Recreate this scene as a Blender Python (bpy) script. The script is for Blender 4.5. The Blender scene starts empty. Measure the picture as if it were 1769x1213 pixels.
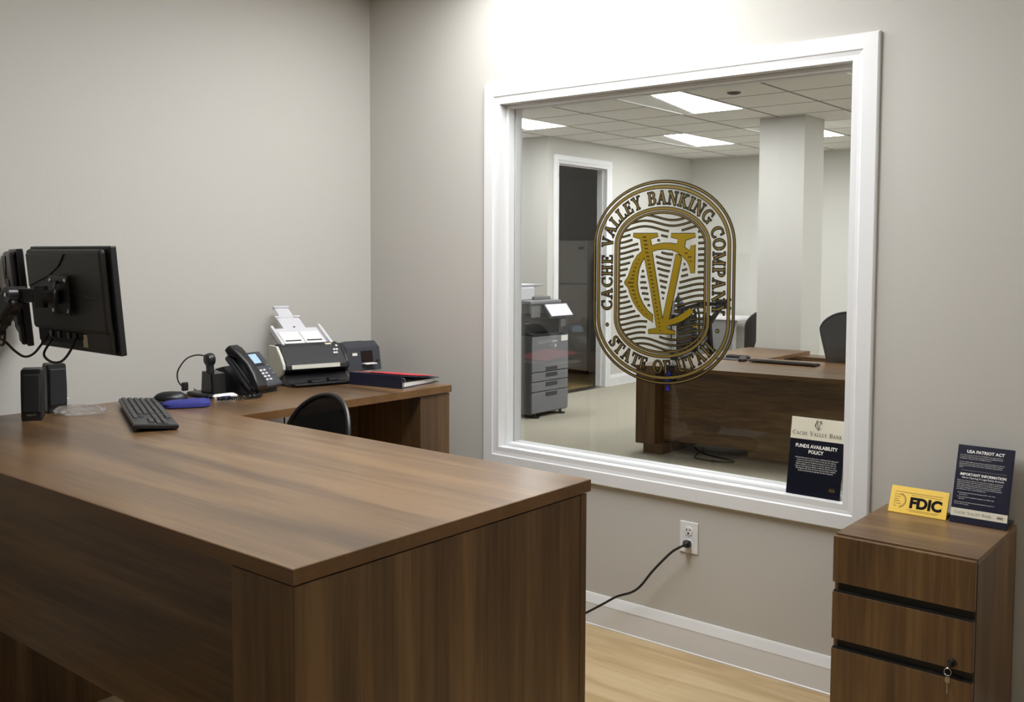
import bpy, bmesh, math, random
from mathutils import Vector, Matrix
random.seed(7)
C = bpy.context.scene.collection
PI = math.pi

# ------------------------------------------------------------------ camera
F, YAW, PIT, ROL = 1676.70, 0.67953, 0.056273, 0.0050545
CAM = Vector((3.45044, -3.08851, 1.45026))
fw = Vector((-math.sin(YAW)*math.cos(PIT), math.cos(YAW)*math.cos(PIT), -math.sin(PIT)))
rt = Vector((math.cos(YAW), math.sin(YAW), 0)); up = rt.cross(fw)
r2 = math.cos(ROL)*rt + math.sin(ROL)*up; u2 = -math.sin(ROL)*rt + math.cos(ROL)*up
cd = bpy.data.cameras.new('camera'); cam = bpy.data.objects.new('camera', cd); C.objects.link(cam)
cam.matrix_world = Matrix((( r2.x, u2.x, -fw.x, CAM.x), (r2.y, u2.y, -fw.y, CAM.y), (r2.z, u2.z, -fw.z, CAM.z), (0,0,0,1)))
cd.sensor_width = 36; cd.lens = F/1769*36
cd.shift_x = -28.33/1769; cd.shift_y = -70.41/1769
cd.clip_start = .05; cd.clip_end = 60
bpy.context.scene.camera = cam

# ------------------------------------------------------------------ world, exposure
w = bpy.data.worlds.new('world'); bpy.context.scene.world = w; w.use_nodes = True
w.node_tree.nodes['Background'].inputs[0].default_value = (.8,.85,1,1)
w.node_tree.nodes['Background'].inputs[1].default_value = .05
vs = bpy.context.scene.view_settings
vs.view_transform = 'Standard'; vs.look = 'None'; vs.exposure = 0.41; vs.gamma = 1; vs.use_curve_mapping = False
LAMP_NEAR = 17.0      # ceiling light strength in the front office
LAMP_FAR = 22.0       # ceiling light strength in the room behind the window
NEAR_LIGHTS = [(1.2, -.42, 1.0, .50, .58), (1.75, -1.28, .56, 1.16, 1.0), (4.1, -.42, .56, .56, .55)]   # x, y, width, depth, strength

# ------------------------------------------------------------------ materials
def s2l(c):
    return tuple(((x/255)/12.92 if x/255 <= .04045 else ((x/255+.055)/1.055)**2.4) for x in c) + (1,)
def mat(name, rgb, rough=.5, metal=0, spec=.5, coat=0, bump=0, bscale=200, emit=0, var=0, vscale=6, alpha=1, trans=0):
    m = bpy.data.materials.new(name); m.use_nodes = True
    nt = m.node_tree; b = nt.nodes['Principled BSDF']
    b.inputs['Base Color'].default_value = s2l(rgb); b.inputs['Roughness'].default_value = rough
    b.inputs['Metallic'].default_value = metal; b.inputs['Specular IOR Level'].default_value = spec
    b.inputs['Coat Weight'].default_value = coat; b.inputs['Alpha'].default_value = alpha
    b.inputs['Transmission Weight'].default_value = trans
    if emit:
        b.inputs['Emission Color'].default_value = s2l(rgb); b.inputs['Emission Strength'].default_value = emit
    tc = nt.nodes.new('ShaderNodeTexCoord')
    if bump:
        n = nt.nodes.new('ShaderNodeTexNoise'); n.inputs['Scale'].default_value = bscale; n.inputs['Detail'].default_value = 3
        nt.links.new(tc.outputs['Object'], n.inputs['Vector'])
        bp = nt.nodes.new('ShaderNodeBump'); bp.inputs['Strength'].default_value = bump; bp.inputs['Distance'].default_value = .004
        nt.links.new(n.outputs['Fac'], bp.inputs['Height']); nt.links.new(bp.outputs['Normal'], b.inputs['Normal'])
    if var:
        n = nt.nodes.new('ShaderNodeTexNoise'); n.inputs['Scale'].default_value = vscale; n.inputs['Detail'].default_value = 4
        nt.links.new(tc.outputs['Object'], n.inputs['Vector'])
        r = nt.nodes.new('ShaderNodeValToRGB'); a = tuple(max(0, x-var) for x in rgb); c = tuple(min(255, x+var) for x in rgb)
        r.color_ramp.elements[0].position = .35; r.color_ramp.elements[0].color = s2l(a)
        r.color_ramp.elements[1].position = .65; r.color_ramp.elements[1].color = s2l(c)
        nt.links.new(n.outputs['Fac'], r.inputs['Fac']); nt.links.new(r.outputs['Color'], b.inputs['Base Color'])
    return m
def wood(name, axis, dark, mid, light, rough=.38, fine=1.0, spec=.5, bump=.06):
    """laminate with grain running along the given axis of the part"""
    m = bpy.data.materials.new(name); m.use_nodes = True
    nt = m.node_tree; b = nt.nodes['Principled BSDF']; L = nt.links.new
    tc = nt.nodes.new('ShaderNodeTexCoord')
    def noise(across, along, detail, rgh=.6, dist=0):
        mp = nt.nodes.new('ShaderNodeMapping'); s = [across]*3; s[axis] = along
        mp.inputs['Scale'].default_value = s; L(tc.outputs['Object'], mp.inputs['Vector'])
        n = nt.nodes.new('ShaderNodeTexNoise'); n.inputs['Scale'].default_value = 1; n.inputs['Detail'].default_value = detail
        n.inputs['Roughness'].default_value = rgh; n.inputs['Distortion'].default_value = dist
        L(mp.outputs['Vector'], n.inputs['Vector']); return n.outputs['Fac']
    wide = noise(9*fine, .7*fine, 3, .5, .4); streak = noise(60*fine, 2.2*fine, 4, .65); pore = noise(320*fine, 7*fine, 2)
    def mix(a, c, f):
        x = nt.nodes.new('ShaderNodeMath'); x.operation = 'MULTIPLY'; x.inputs[1].default_value = f; L(c, x.inputs[0])
        y = nt.nodes.new('ShaderNodeMath'); y.operation = 'ADD'; L(x.outputs[0], y.inputs[1])
        if isinstance(a, float): y.inputs[0].default_value = a
        else: L(a, y.inputs[0])
        return y.outputs[0]
    v = mix(mix(mix(0.0, wide, .55), streak, .33), pore, .12)
    r = nt.nodes.new('ShaderNodeValToRGB'); e = r.color_ramp.elements
    e[0].position = .39; e[0].color = s2l(dark); e[1].position = .61; e[1].color = s2l(light)
    k = r.color_ramp.elements.new(.5); k.color = s2l(mid)
    L(v, r.inputs['Fac']); L(r.outputs['Color'], b.inputs['Base Color'])
    b.inputs['Roughness'].default_value = rough; b.inputs['Specular IOR Level'].default_value = spec
    bp = nt.nodes.new('ShaderNodeBump'); bp.inputs['Strength'].default_value = bump; bp.inputs['Distance'].default_value = .001
    L(streak, bp.inputs['Height']); L(bp.outputs['Normal'], b.inputs['Normal'])
    return m
def planks(name):
    m = bpy.data.materials.new(name); m.use_nodes = True
    nt = m.node_tree; b = nt.nodes['Principled BSDF']; L = nt.links.new
    tc = nt.nodes.new('ShaderNodeTexCoord')
    br = nt.nodes.new('ShaderNodeTexBrick'); br.inputs['Scale'].default_value = 1
    br.inputs['Brick Width'].default_value = 1.2; br.inputs['Row Height'].default_value = .17
    br.inputs['Mortar Size'].default_value = .0012; br.inputs['Color1'].default_value = (.25,.25,.25,1); br.inputs['Color2'].default_value = (.75,.75,.75,1)
    br.inputs['Mortar'].default_value = (.3,.3,.3,1)
    L(tc.outputs['Object'], br.inputs['Vector'])
    mp = nt.nodes.new('ShaderNodeMapping'); mp.inputs['Scale'].default_value = (1.6, 14, 1); L(tc.outputs['Object'], mp.inputs['Vector'])
    n = nt.nodes.new('ShaderNodeTexNoise'); n.inputs['Scale'].default_value = 1.3; n.inputs['Detail'].default_value = 6; n.inputs['Distortion'].default_value = .8
    L(mp.outputs['Vector'], n.inputs['Vector'])
    mx = nt.nodes.new('ShaderNodeMix'); mx.data_type = 'FLOAT'; mx.inputs[0].default_value = .78
    L(br.outputs['Color'], mx.inputs[2]); L(n.outputs['Fac'], mx.inputs[3])
    r = nt.nodes.new('ShaderNodeValToRGB'); e = r.color_ramp.elements
    e[0].position = .3; e[0].color = s2l((158,132,92)); e[1].position = .68; e[1].color = s2l((192,170,132))
    k = e.new(.5); k.color = s2l((177,153,114))
    L(mx.outputs[0], r.inputs['Fac']); L(r.outputs['Color'], b.inputs['Base Color']); b.inputs['Roughness'].default_value = .42
    return m
def ceiling_tiles(name, x0, dx, y0, dy):
    m = bpy.data.materials.new(name); m.use_nodes = True
    nt = m.node_tree; b = nt.nodes['Principled BSDF']; L = nt.links.new
    tc = nt.nodes.new('ShaderNodeTexCoord'); sp = nt.nodes.new('ShaderNodeSeparateXYZ'); L(tc.outputs['Object'], sp.inputs[0])
    def M(op, a, v=None):
        x = nt.nodes.new('ShaderNodeMath'); x.operation = op
        for i, q in enumerate((a, v)):
            if q is None: continue
            if isinstance(q, (int, float)): x.inputs[i].default_value = q
            else: L(q, x.inputs[i])
        return x.outputs[0]
    def line(o, c0, d, wd):
        t = M('DIVIDE', M('SUBTRACT', o, c0), d); fr = M('ABSOLUTE', M('SUBTRACT', M('FRACT', M('ADD', t, .5)), .5))
        return M('LESS_THAN', M('MULTIPLY', fr, d), wd)
    g = M('MAXIMUM', line(sp.outputs['X'], x0, dx, .013), line(sp.outputs['Y'], y0, dy, .011))
    n = nt.nodes.new('ShaderNodeTexNoise'); n.inputs['Scale'].default_value = 120; L(tc.outputs['Object'], n.inputs['Vector'])
    r = nt.nodes.new('ShaderNodeValToRGB'); r.color_ramp.elements[0].position = .3; r.color_ramp.elements[0].color = s2l((226,224,218))
    r.color_ramp.elements[1].position = .6; r.color_ramp.elements[1].color = s2l((240,238,233)); L(n.outputs['Fac'], r.inputs['Fac'])
    mx = nt.nodes.new('ShaderNodeMix'); mx.data_type = 'RGBA'; L(g, mx.inputs[0]); L(r.outputs['Color'], mx.inputs[6]); mx.inputs[7].default_value = s2l((136,133,124))  # dark grey grid lines: shade of the tile reveals put into the colour
    L(mx.outputs[2], b.inputs['Base Color']); b.inputs['Roughness'].default_value = .9
    return m
def pane_glass(name):
    m = bpy.data.materials.new(name); m.use_nodes = True; nt = m.node_tree; L = nt.links.new
    nt.nodes.remove(nt.nodes['Principled BSDF']); out = nt.nodes['Material Output']
    g = nt.nodes.new('ShaderNodeNewGeometry'); mp = nt.nodes.new('ShaderNodeMapRange')
    mp.inputs[3].default_value = 1.6; mp.inputs[4].default_value = 1/1.6; L(g.outputs['Backfacing'], mp.inputs[0])
    fr = nt.nodes.new('ShaderNodeFresnel'); L(mp.outputs[0], fr.inputs['IOR'])
    t = nt.nodes.new('ShaderNodeBsdfTransparent'); t.inputs[0].default_value = (.982,.988,.984,1)
    gl = nt.nodes.new('ShaderNodeBsdfGlossy'); gl.inputs['Roughness'].default_value = 0
    mx = nt.nodes.new('ShaderNodeMixShader'); L(fr.outputs[0], mx.inputs[0]); L(t.outputs[0], mx.inputs[1]); L(gl.outputs[0], mx.inputs[2])
    L(mx.outputs[0], out.inputs['Surface']); return m
def mesh_fabric(name, rgb):
    m = bpy.data.materials.new(name); m.use_nodes = True; nt = m.node_tree; L = nt.links.new
    b = nt.nodes['Principled BSDF']; b.inputs['Base Color'].default_value = s2l(rgb); b.inputs['Roughness'].default_value = .75
    tc = nt.nodes.new('ShaderNodeTexCoord'); n = nt.nodes.new('ShaderNodeTexVoronoi'); n.inputs['Scale'].default_value = 300
    L(tc.outputs['Object'], n.inputs['Vector'])
    r = nt.nodes.new('ShaderNodeMapRange'); r.inputs[1].default_value = .1; r.inputs[2].default_value = .5; r.inputs[3].default_value = 1; r.inputs[4].default_value = .96
    L(n.outputs['Distance'], r.inputs[0]); L(r.outputs[0], b.inputs['Alpha']); return m

M = {}
M['wall'] = mat('wall_paint', (191,188,181), .62, bump=.12, bscale=55, spec=.35)
M['wall_far'] = mat('wall_paint_far', (199,197,190), .62, bump=.1, bscale=55, spec=.3)
M['trim'] = mat('white_trim', (222,222,222), .38)
M['ceil'] = mat('ceiling_paint', (225,222,214), .9)
M['tiles'] = ceiling_tiles('ceiling_tiles', -.20, .61, 2.60, .55)
M['planks'] = planks('light_vinyl_planks')
M['carpet'] = mat('carpet', (160,154,139), .95, bump=.5, bscale=260, var=9, vscale=90, spec=.1)
M['tilefloor'] = mat('brown_floor', (128,110,70), .5, var=12, vscale=8)
WD, WM, WL = (72,51,30), (98,72,44), (122,93,58)
M['woodx'] = wood('walnut_laminate_x', 0, WD, WM, WL, rough=.33); M['woody'] = wood('walnut_laminate_y', 1, WD, WM, WL)
M['woodz'] = wood('walnut_laminate_z', 2, WD, WM, WL, rough=.42)
M['woodtop'] = wood('walnut_laminate_top', 0, (80,58,36), (104,78,50), (126,97,64), rough=.30, spec=.85, bump=.008)
M['edge'] = wood('walnut_edge_band', 0, (100,69,37), (108,76,42), (116,84,49), rough=.4)
M['lens'] = mat('lamp_lens', (255,250,240), .5, emit=1)
M['lampmetal'] = mat('lamp_white_metal', (232,232,228), .45)
M['glass'] = pane_glass('window_glass')
M['black'] = mat('black_plastic', (22,22,24), .38)
M['pull'] = mat('black_pull', (9,9,9), .6)
M['blackmat'] = mat('black_matte_plastic', (26,26,28), .6, bump=.15, bscale=900)
M['monitor'] = mat('monitor_back_plastic', (38,36,35), .45, bump=.1, bscale=1200)
M['gloss'] = mat('gloss_black', (12,12,13), .16)
M['dgrey'] = mat('dark_grey_plastic', (58,60,66), .5)
M['mgrey'] = mat('mid_grey_plastic', (112,112,112), .5)
M['key'] = mat('keycap', (44,44,45), .5)
M['lgrey'] = mat('light_grey_plastic', (205,204,208), .45)
M['cream'] = mat('pale_grey_plastic', (196,194,180), .5)
M['chrome'] = mat('chrome', (220,220,222), .14, metal=1)
M['steel'] = mat('brushed_steel', (170,165,155), .3, metal=1)
M['blue'] = mat('blue_fabric', (44,48,128), .75, bump=.2, bscale=700)
M['navy'] = mat('navy_vinyl', (27,29,50), .4, bump=.15, bscale=500)
M['navysign'] = mat('navy_print', (20,21,42), .3)
M['darknavysign'] = mat('dark_navy_print', (11,13,27), .3)
M['red'] = mat('red_card', (206,52,66), .55)
M['paper'] = mat('white_paper', (236,234,228), .75)
M['beige'] = mat('cream_print', (206,200,180), .5)
M['ink'] = mat('white_print', (235,232,225), .5)
M['darkink'] = mat('dark_brown_print', (74,62,50), .6)
M['greyink'] = mat('grey_print', (130,126,118), .6)
M['yellow'] = mat('yellow_plastic', (226,184,46), .42)
M['blackink'] = mat('black_print', (14,12,9), .8, spec=.2)
M['gold'] = mat('gold_vinyl', (122,100,8), .5, spec=.3)
M['gold2'] = mat('gold_vinyl_pale', (108,90,42), .5, spec=.3)
M['vinyl'] = mat('black_vinyl', (13,10,8), .5, spec=.3)
M['screen'] = mat('lit_screen', (150,178,205), .3, emit=.22)
M['lcd'] = mat('dark_window', (26,14,14), .2)
M['mesh'] = mesh_fabric('chair_mesh', (16,16,18))
M['cfab'] = mat('chair_fabric', (40,40,46), .85, bump=.3, bscale=600)
M['copier'] = mat('copier_grey', (122,123,127), .5)
M['copierd'] = mat('copier_side_grey', (86,88,92), .5)
M['fridge'] = mat('fridge_enamel', (205,203,198), .4)
M['copscreen'] = mat('copier_screen_glare', (214,218,232), .3, emit=.35)  # pale colour and glow put in for the reflection on the screen
M['clear'] = mat('clear_plastic_bag', (235,238,242), .08, trans=.9, alpha=.5, bump=1, bscale=45)
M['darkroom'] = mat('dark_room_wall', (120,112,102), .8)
M['bluep'] = mat('blue_plastic', (30,50,200), .4)
M['label'] = mat('sticker', (200,190,160), .7)

# ------------------------------------------------------------------ mesh helpers
def box(bm, x0, x1, y0, y1, z0, z1, bv=0, mtx=None, seg=2):
    vs_ = [bm.verts.new(Vector((x, y, z))) for x in (x0, x1) for y in (y0, y1) for z in (z0, z1)]
    fs = [bm.faces.new([vs_[i] for i in q]) for q in ((0,1,3,2),(4,6,7,5),(0,4,5,1),(2,3,7,6),(0,2,6,4),(1,5,7,3))]
    vv = vs_
    if bv:
        es = list({e for f in fs for e in f.edges})
        r = bmesh.ops.bevel(bm, geom=es, offset=bv, segments=seg, affect='EDGES', profile=.5)
        vv = list({v for f in r['faces'] for v in f.verts} | {v for v in vs_ if v.is_valid})
    if mtx is not None:
        for v in vv: v.co = mtx @ v.co
    return vv
def prism(bm, poly, d0, d1, axis=1, bv=0, mtx=None):
    """extrude a 2-D outline along an axis (0,1,2); outline coords are the two other axes in order"""
    def p3(a, b, d):
        return Vector({0: (d, a, b), 1: (a, d, b), 2: (a, b, d)}[axis])
    A = [bm.verts.new(p3(a, b, d0)) for a, b in poly]; B = [bm.verts.new(p3(a, b, d1)) for a, b in poly]
    n = len(poly); fs = [bm.faces.new(A), bm.faces.new(B[::-1])]
    for i in range(n): fs.append(bm.faces.new((A[i], B[i], B[(i+1) % n], A[(i+1) % n])))
    bmesh.ops.recalc_face_normals(bm, faces=fs); vv = A+B
    if bv:
        es = list({e for f in fs[:2] for e in f.edges})
        r = bmesh.ops.bevel(bm, geom=es, offset=bv, segments=2, affect='EDGES', profile=.5)
        vv = list({v for f in r['faces'] for v in f.verts} | {v for v in vv if v.is_valid})
    if mtx is not None:
        for v in vv: v.co = mtx @ v.co
    return vv
def tube(bm, pts, r, n=8, cap=True):
    pts = [Vector(p) for p in pts]; rings = []; N = len(pts)
    prev = None
    for i, p in enumerate(pts):
        t = (pts[min(i+1, N-1)] - pts[max(i-1, 0)]).normalized()
        if prev is None:
            a = Vector((0,0,1)) if abs(t.z) < .9 else Vector((1,0,0)); x = t.cross(a).normalized()
        else: x = (prev - t*prev.dot(t)).normalized()
        prev = x; y = t.cross(x); rr = r[i] if isinstance(r, (list, tuple)) else r
        rings.append([bm.verts.new(p + rr*(math.cos(2*PI*k/n)*x + math.sin(2*PI*k/n)*y)) for k in range(n)])
    for a, b in zip(rings, rings[1:]):
        for k in range(n): bm.faces.new((a[k], a[(k+1) % n], b[(k+1) % n], b[k]))
    if cap: bm.faces.new(rings[0][::-1]); bm.faces.new(rings[-1])
def smooth(pts, k=6):
    P_ = [Vector(p) for p in pts]; out = []
    for i in range(len(P_)-1):
        p0, p1, p2, p3 = P_[max(i-1,0)], P_[i], P_[i+1], P_[min(i+2, len(P_)-1)]
        for j in range(k):
            t = j/k; out.append(.5*((2*p1) + (p2-p0)*t + (2*p0-5*p1+4*p2-p3)*t*t + (3*p1-p0-3*p2+p3)*t**3))
    out.append(P_[-1]); return out
def lathe(bm, prof, n=20, mtx=None):
    rings = []
    for r, z in prof:
        rings.append([bm.verts.new(Vector((r*math.cos(2*PI*k/n), r*math.sin(2*PI*k/n), z))) for k in range(n)])
    for a, b in zip(rings, rings[1:]):
        for k in range(n): bm.faces.new((a[k], a[(k+1) % n], b[(k+1) % n], b[k]))
    bm.faces.new(rings[0][::-1]); bm.faces.new(rings[-1])
    if mtx is not None:
        for rg in rings:
            for v in rg: v.co = mtx @ v.co
def cyl(bm, p, q, r, n=16): tube(bm, [p, q], r, n)
def loft(bm, loops, closed=True, cap=True):
    R_ = [[bm.verts.new(Vector(p)) for p in lp] for lp in loops]
    for a, b in zip(R_, R_[1:]):
        n = len(a)
        for k in range(n if closed else n-1): bm.faces.new((a[k], a[(k+1) % n], b[(k+1) % n], b[k]))
    if cap and closed: bm.faces.new(R_[0][::-1]); bm.faces.new(R_[-1])
def rrect(w, h, r, n=4, cx=0, cy=0):
    o = []
    for (sx, sy, a0) in ((1,1,0), (-1,1,PI/2), (-1,-1,PI), (1,-1,1.5*PI)):
        for k in range(n+1):
            a = a0 + PI/2*k/n; o.append((cx+sx*(w/2-r)+r*math.cos(a), cy+sy*(h/2-r)+r*math.sin(a)))
    return o
def obj(name, bm, m, parent=None, loc=None, shade=False, autos=True):
    bmesh.ops.recalc_face_normals(bm, faces=bm.faces)
    me = bpy.data.meshes.new(name); bm.to_mesh(me); bm.free()
    me.materials.append(m)
    if shade:
        for p in me.polygons: p.use_smooth = True
        if autos: me.set_sharp_from_angle(angle=math.radians(38))
    o = bpy.data.objects.new(name, me); C.objects.link(o)
    if parent is not None: o.parent = parent
    if loc is not None: o.location = loc
    return o
def part(name, m, parent, *calls, shade=False):
    """calls: (function, args...) shapes that make up one part"""
    bm = bmesh.new()
    for c in calls: c[0](bm, *c[1:-1], **c[-1]) if isinstance(c[-1], dict) else c[0](bm, *c[1:])
    return obj(name, bm, m, parent, shade=shade)
def thing(name, label, cat, loc=(0,0,0), rotz=0, group=None):
    o = bpy.data.objects.new(name, None); C.objects.link(o); o.location = loc; o.rotation_euler = (0,0,rotz)
    o.empty_display_size = .1; o['label'] = label; o['category'] = cat
    if group: o['group'] = group
    return o
def tag(o, label, cat, group=None):
    o['label'] = label; o['category'] = cat
    if group: o['group'] = group
    return o
def struct(name, m, *calls, parent=None, shade=False):
    o = part(name, m, parent, *calls, shade=shade)
    if parent is None: o['kind'] = 'structure'
    return o
def dup(root, loc, rotz, label=None, group=None):
    r = root.copy(); C.objects.link(r); r.location = loc; r.rotation_euler = (0,0,rotz)
    if label: r['label'] = label
    if group: r['group'] = group
    for ch in list(root.children):
        c = ch.copy(); C.objects.link(c); c.parent = r
        for g in ch.children:
            d = g.copy(); C.objects.link(d); d.parent = c
    return r
RX = lambda a: Matrix.Rotation(a, 4, 'X')
RY = lambda a: Matrix.Rotation(a, 4, 'Y')
RZ = lambda a: Matrix.Rotation(a, 4, 'Z')
TR = lambda x, y, z: Matrix.Translation((x, y, z))

# ---- flat print: everything is laid out on a plane given by origin O and axes U, V (N points to the reader)
class Sheet:
    def __init__(s, O, U, V, off=.0006):
        s.O, s.U, s.V = Vector(O), Vector(U).normalized(), Vector(V).normalized(); s.N = s.U.cross(s.V); s.off = off
    def p(s, a, b, k=1): return s.O + s.U*a + s.V*b + s.N*(s.off*k)
def ribbon(bm, sh, pts, wd, k=1, closed=False):
    n = len(pts); Lf, Rt = [], []
    for i in range(n):
        a = pts[(i-1) % n] if (closed or i > 0) else pts[i]; b = pts[(i+1) % n] if (closed or i < n-1) else pts[i]
        dx, dy = b[0]-a[0], b[1]-a[1]; l = math.hypot(dx, dy) or 1; nx, ny = -dy/l, dx/l
        w_ = (wd[i] if isinstance(wd, (list, tuple)) else wd)/2; x, y = pts[i]
        Lf.append(bm.verts.new(sh.p(x+nx*w_, y+ny*w_, k))); Rt.append(bm.verts.new(sh.p(x-nx*w_, y-ny*w_, k)))
    for i in range(n if closed else n-1):
        j = (i+1) % n; bm.faces.new((Lf[i], Rt[i], Rt[j], Lf[j]))
def poly(bm, sh, pts, k=1): bm.faces.new([bm.verts.new(sh.p(a, b, k)) for a, b in pts])
def rect(bm, sh, a0, b0, a1, b1, k=1): poly(bm, sh, [(a0,b0),(a1,b0),(a1,b1),(a0,b1)], k)
_fc = {}
def text(bm, sh, s, size, a, b, k=1, align='CENTER', bold=0, sx=1, res=2):
    key = (s, size, align, bold, res)
    if key not in _fc:
        cu = bpy.data.curves.new('t', 'FONT'); cu.body = s; cu.size = size; cu.align_x = align; cu.offset = bold; cu.resolution_u = res
        o = bpy.data.objects.new('t', cu); C.objects.link(o)
        dg = bpy.context.evaluated_depsgraph_get(); me = bpy.data.meshes.new_from_object(o.evaluated_get(dg))
        _fc[key] = ([tuple(v.co) for v in me.vertices], [tuple(p.vertices) for p in me.polygons])
        bpy.data.objects.remove(o); bpy.data.curves.remove(cu); bpy.data.meshes.remove(me)
    vv, ff = _fc[key]; V_ = [bm.verts.new(sh.p(a+x*sx, b+y, k)) for x, y, z in vv]
    for f in ff:
        try: bm.faces.new([V_[i] for i in f])
        except ValueError: pass

# ---- serif capitals drawn as strokes (unit height)
T_, t_, S_ = .165, .085, .075
def arc(cx, cy, rx, ry, a0, a1, n=14): return [(cx+rx*math.cos(math.radians(a0+(a1-a0)*i/n)), cy+ry*math.sin(math.radians(a0+(a1-a0)*i/n))) for i in range(n+1)]
def aw(a0, a1, n=14): return [t_+(T_-t_)*abs(math.cos(math.radians(a0+(a1-a0)*i/n)))**1.5 for i in range(n+1)]
def sf(x, y, w_=.36): return ([(x-w_/2, y), (x+w_/2, y)], S_)
B_, U_ = .0375, .9625
GL = {
 'I': (.40, [([(.2,0),(.2,1)],T_), sf(.2,B_), sf(.2,U_)]),
 'L': (.70, [([(.2,0),(.2,1)],T_), sf(.2,U_), ([(.04,B_),(.68,B_)],S_), ([(.64,0),(.66,.26)],[.1,.05])]),
 'E': (.74, [([(.2,0),(.2,1)],T_), ([(.04,B_),(.68,B_)],S_), ([(.04,U_),(.65,U_)],S_), ([(.2,.52),(.5,.52)],S_), ([(.65,0),(.67,.26)],[.1,.05]), ([(.62,1),(.64,.76)],[.1,.05]), ([(.5,.4),(.5,.64)],.06)]),
 'F': (.68, [([(.2,0),(.2,1)],T_), sf(.2,B_), ([(.04,U_),(.63,U_)],S_), ([(.2,.5),(.48,.5)],S_), ([(.6,1),(.62,.74)],[.1,.05]), ([(.48,.38),(.48,.62)],.06)]),
 'H': (.92, [([(.2,0),(.2,1)],T_), ([(.72,0),(.72,1)],T_), ([(.2,.5),(.72,.5)],t_), sf(.2,B_), sf(.2,U_), sf(.72,B_), sf(.72,U_)]),
 'T': (.78, [([(.39,0),(.39,1)],T_), sf(.39,B_), ([(.04,U_),(.74,U_)],S_), ([(.07,1),(.05,.72)],[.1,.05]), ([(.71,1),(.73,.72)],[.1,.05])]),
 'A': (.90, [([(.15,0),(.42,1)],t_), ([(.42,1),(.74,0)],T_), ([(.24,.34),(.62,.34)],t_), sf(.15,B_,.28), sf(.74,B_,.32)]),
 'V': (.88, [([(.16,1),(.45,0)],T_), ([(.45,0),(.73,1)],t_), sf(.16,U_,.32), sf(.73,U_,.28)]),
 'Y': (.86, [([(.15,1),(.43,.45)],T_), ([(.43,.45),(.71,1)],t_), ([(.43,0),(.43,.5)],T_), sf(.43,B_), sf(.15,U_,.32), sf(.71,U_,.28)]),
 'N': (.92, [([(.17,0),(.17,1)],t_), ([(.16,1),(.76,0)],T_), ([(.76,0),(.76,1)],t_), sf(.17,B_,.3), sf(.1,U_,.2), sf(.76,U_,.3)]),
 'M': (1.10, [([(.17,0),(.17,1)],t_), ([(.17,1),(.55,.1)],T_), ([(.55,.1),(.92,1)],t_), ([(.92,0),(.92,1)],T_), sf(.17,B_,.3), sf(.92,B_,.36), sf(.12,U_,.24), sf(.98,U_,.24)]),
 'K': (.88, [([(.2,0),(.2,1)],T_), ([(.24,.42),(.68,1)],t_), ([(.36,.58),(.74,0)],T_), sf(.2,B_), sf(.2,U_), sf(.68,U_,.28), sf(.76,B_,.3)]),
 'B': (.78, [([(.2,0),(.2,1)],T_), ([(.04,U_),(.42,U_)],S_), ([(.04,B_),(.42,B_)],S_), ([(.2,.53),(.42,.53)],S_), (arc(.42,.746,.2,.216,90,-90),aw(90,-90)), (arc(.42,.283,.25,.246,90,-90),aw(90,-90))]),
 'P': (.72, [([(.2,0),(.2,1)],T_), sf(.2,B_), ([(.04,U_),(.42,U_)],S_), ([(.2,.48),(.42,.48)],S_), (arc(.42,.72,.23,.24,90,-90),aw(90,-90))]),
 'U': (.90, [([(.2,1),(.2,.32)],T_), (arc(.46,.32,.26,.28,180,360),[T_+(t_-T_)*i/14 for i in range(15)]), ([(.72,.32),(.72,1)],t_), sf(.2,U_), sf(.72,U_,.3)]),
 'O': (.92, [(arc(.46,.5,.36,.46,0,360,24),aw(0,360,24))]),
 'C': (.82, [(arc(.48,.5,.38,.46,48,312,20),aw(48,312,20)), ([(.72,1),(.74,.7)],[.05,.08]), ([(.74,.28),(.72,.12)],.05)]),
 'G': (.90, [(arc(.48,.5,.38,.46,48,318,20),aw(48,318,20)), ([(.72,1),(.74,.7)],[.05,.08]), ([(.76,.04),(.76,.46)],T_*.9), sf(.74,.44,.34)]),
 'S': (.62, [([(.52,.76),(.46,.92),(.3,.96),(.15,.88),(.12,.72),(.2,.58),(.4,.45),(.5,.32),(.49,.15),(.36,.04),(.2,.05),(.1,.2)],[t_,t_,t_,T_*.9,T_,T_,T_,T_,T_*.9,t_,t_,t_]), ([(.52,1),(.53,.7)],[.05,.07]), ([(.1,.02),(.09,.3)],[.05,.07])]),
 ' ': (.42, []), '.': (.3, [([(.15,.42),(.15,.58)],.16)])}
def glyph(bm, sh, ch, x, y, ang, h, grow=0, k=1, sx=1):
    ca, sa = math.cos(ang), math.sin(ang)
    for n_, (pts, wd) in enumerate(GL[ch][1]):
        q = [(px*h*sx, py*h) for px, py in pts]
        if grow and ch != 'O':            # outline copy: also lengthen the stroke ends
            def ext(p0, p1):
                l = math.hypot(p0[0]-p1[0], p0[1]-p1[1]) or 1; return (p0[0]+(p0[0]-p1[0])/l*grow/2, p0[1]+(p0[1]-p1[1])/l*grow/2)
            q = [ext(q[0], q[1])] + q[1:-1] + [ext(q[-1], q[-2])]
        ww = [z*h+grow for z in wd] if isinstance(wd, list) else wd*h+grow
        ribbon(bm, sh, [(x+ca*a-sa*b, y+sa*a+ca*b) for a, b in q], ww, k+.06*n_)
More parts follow.
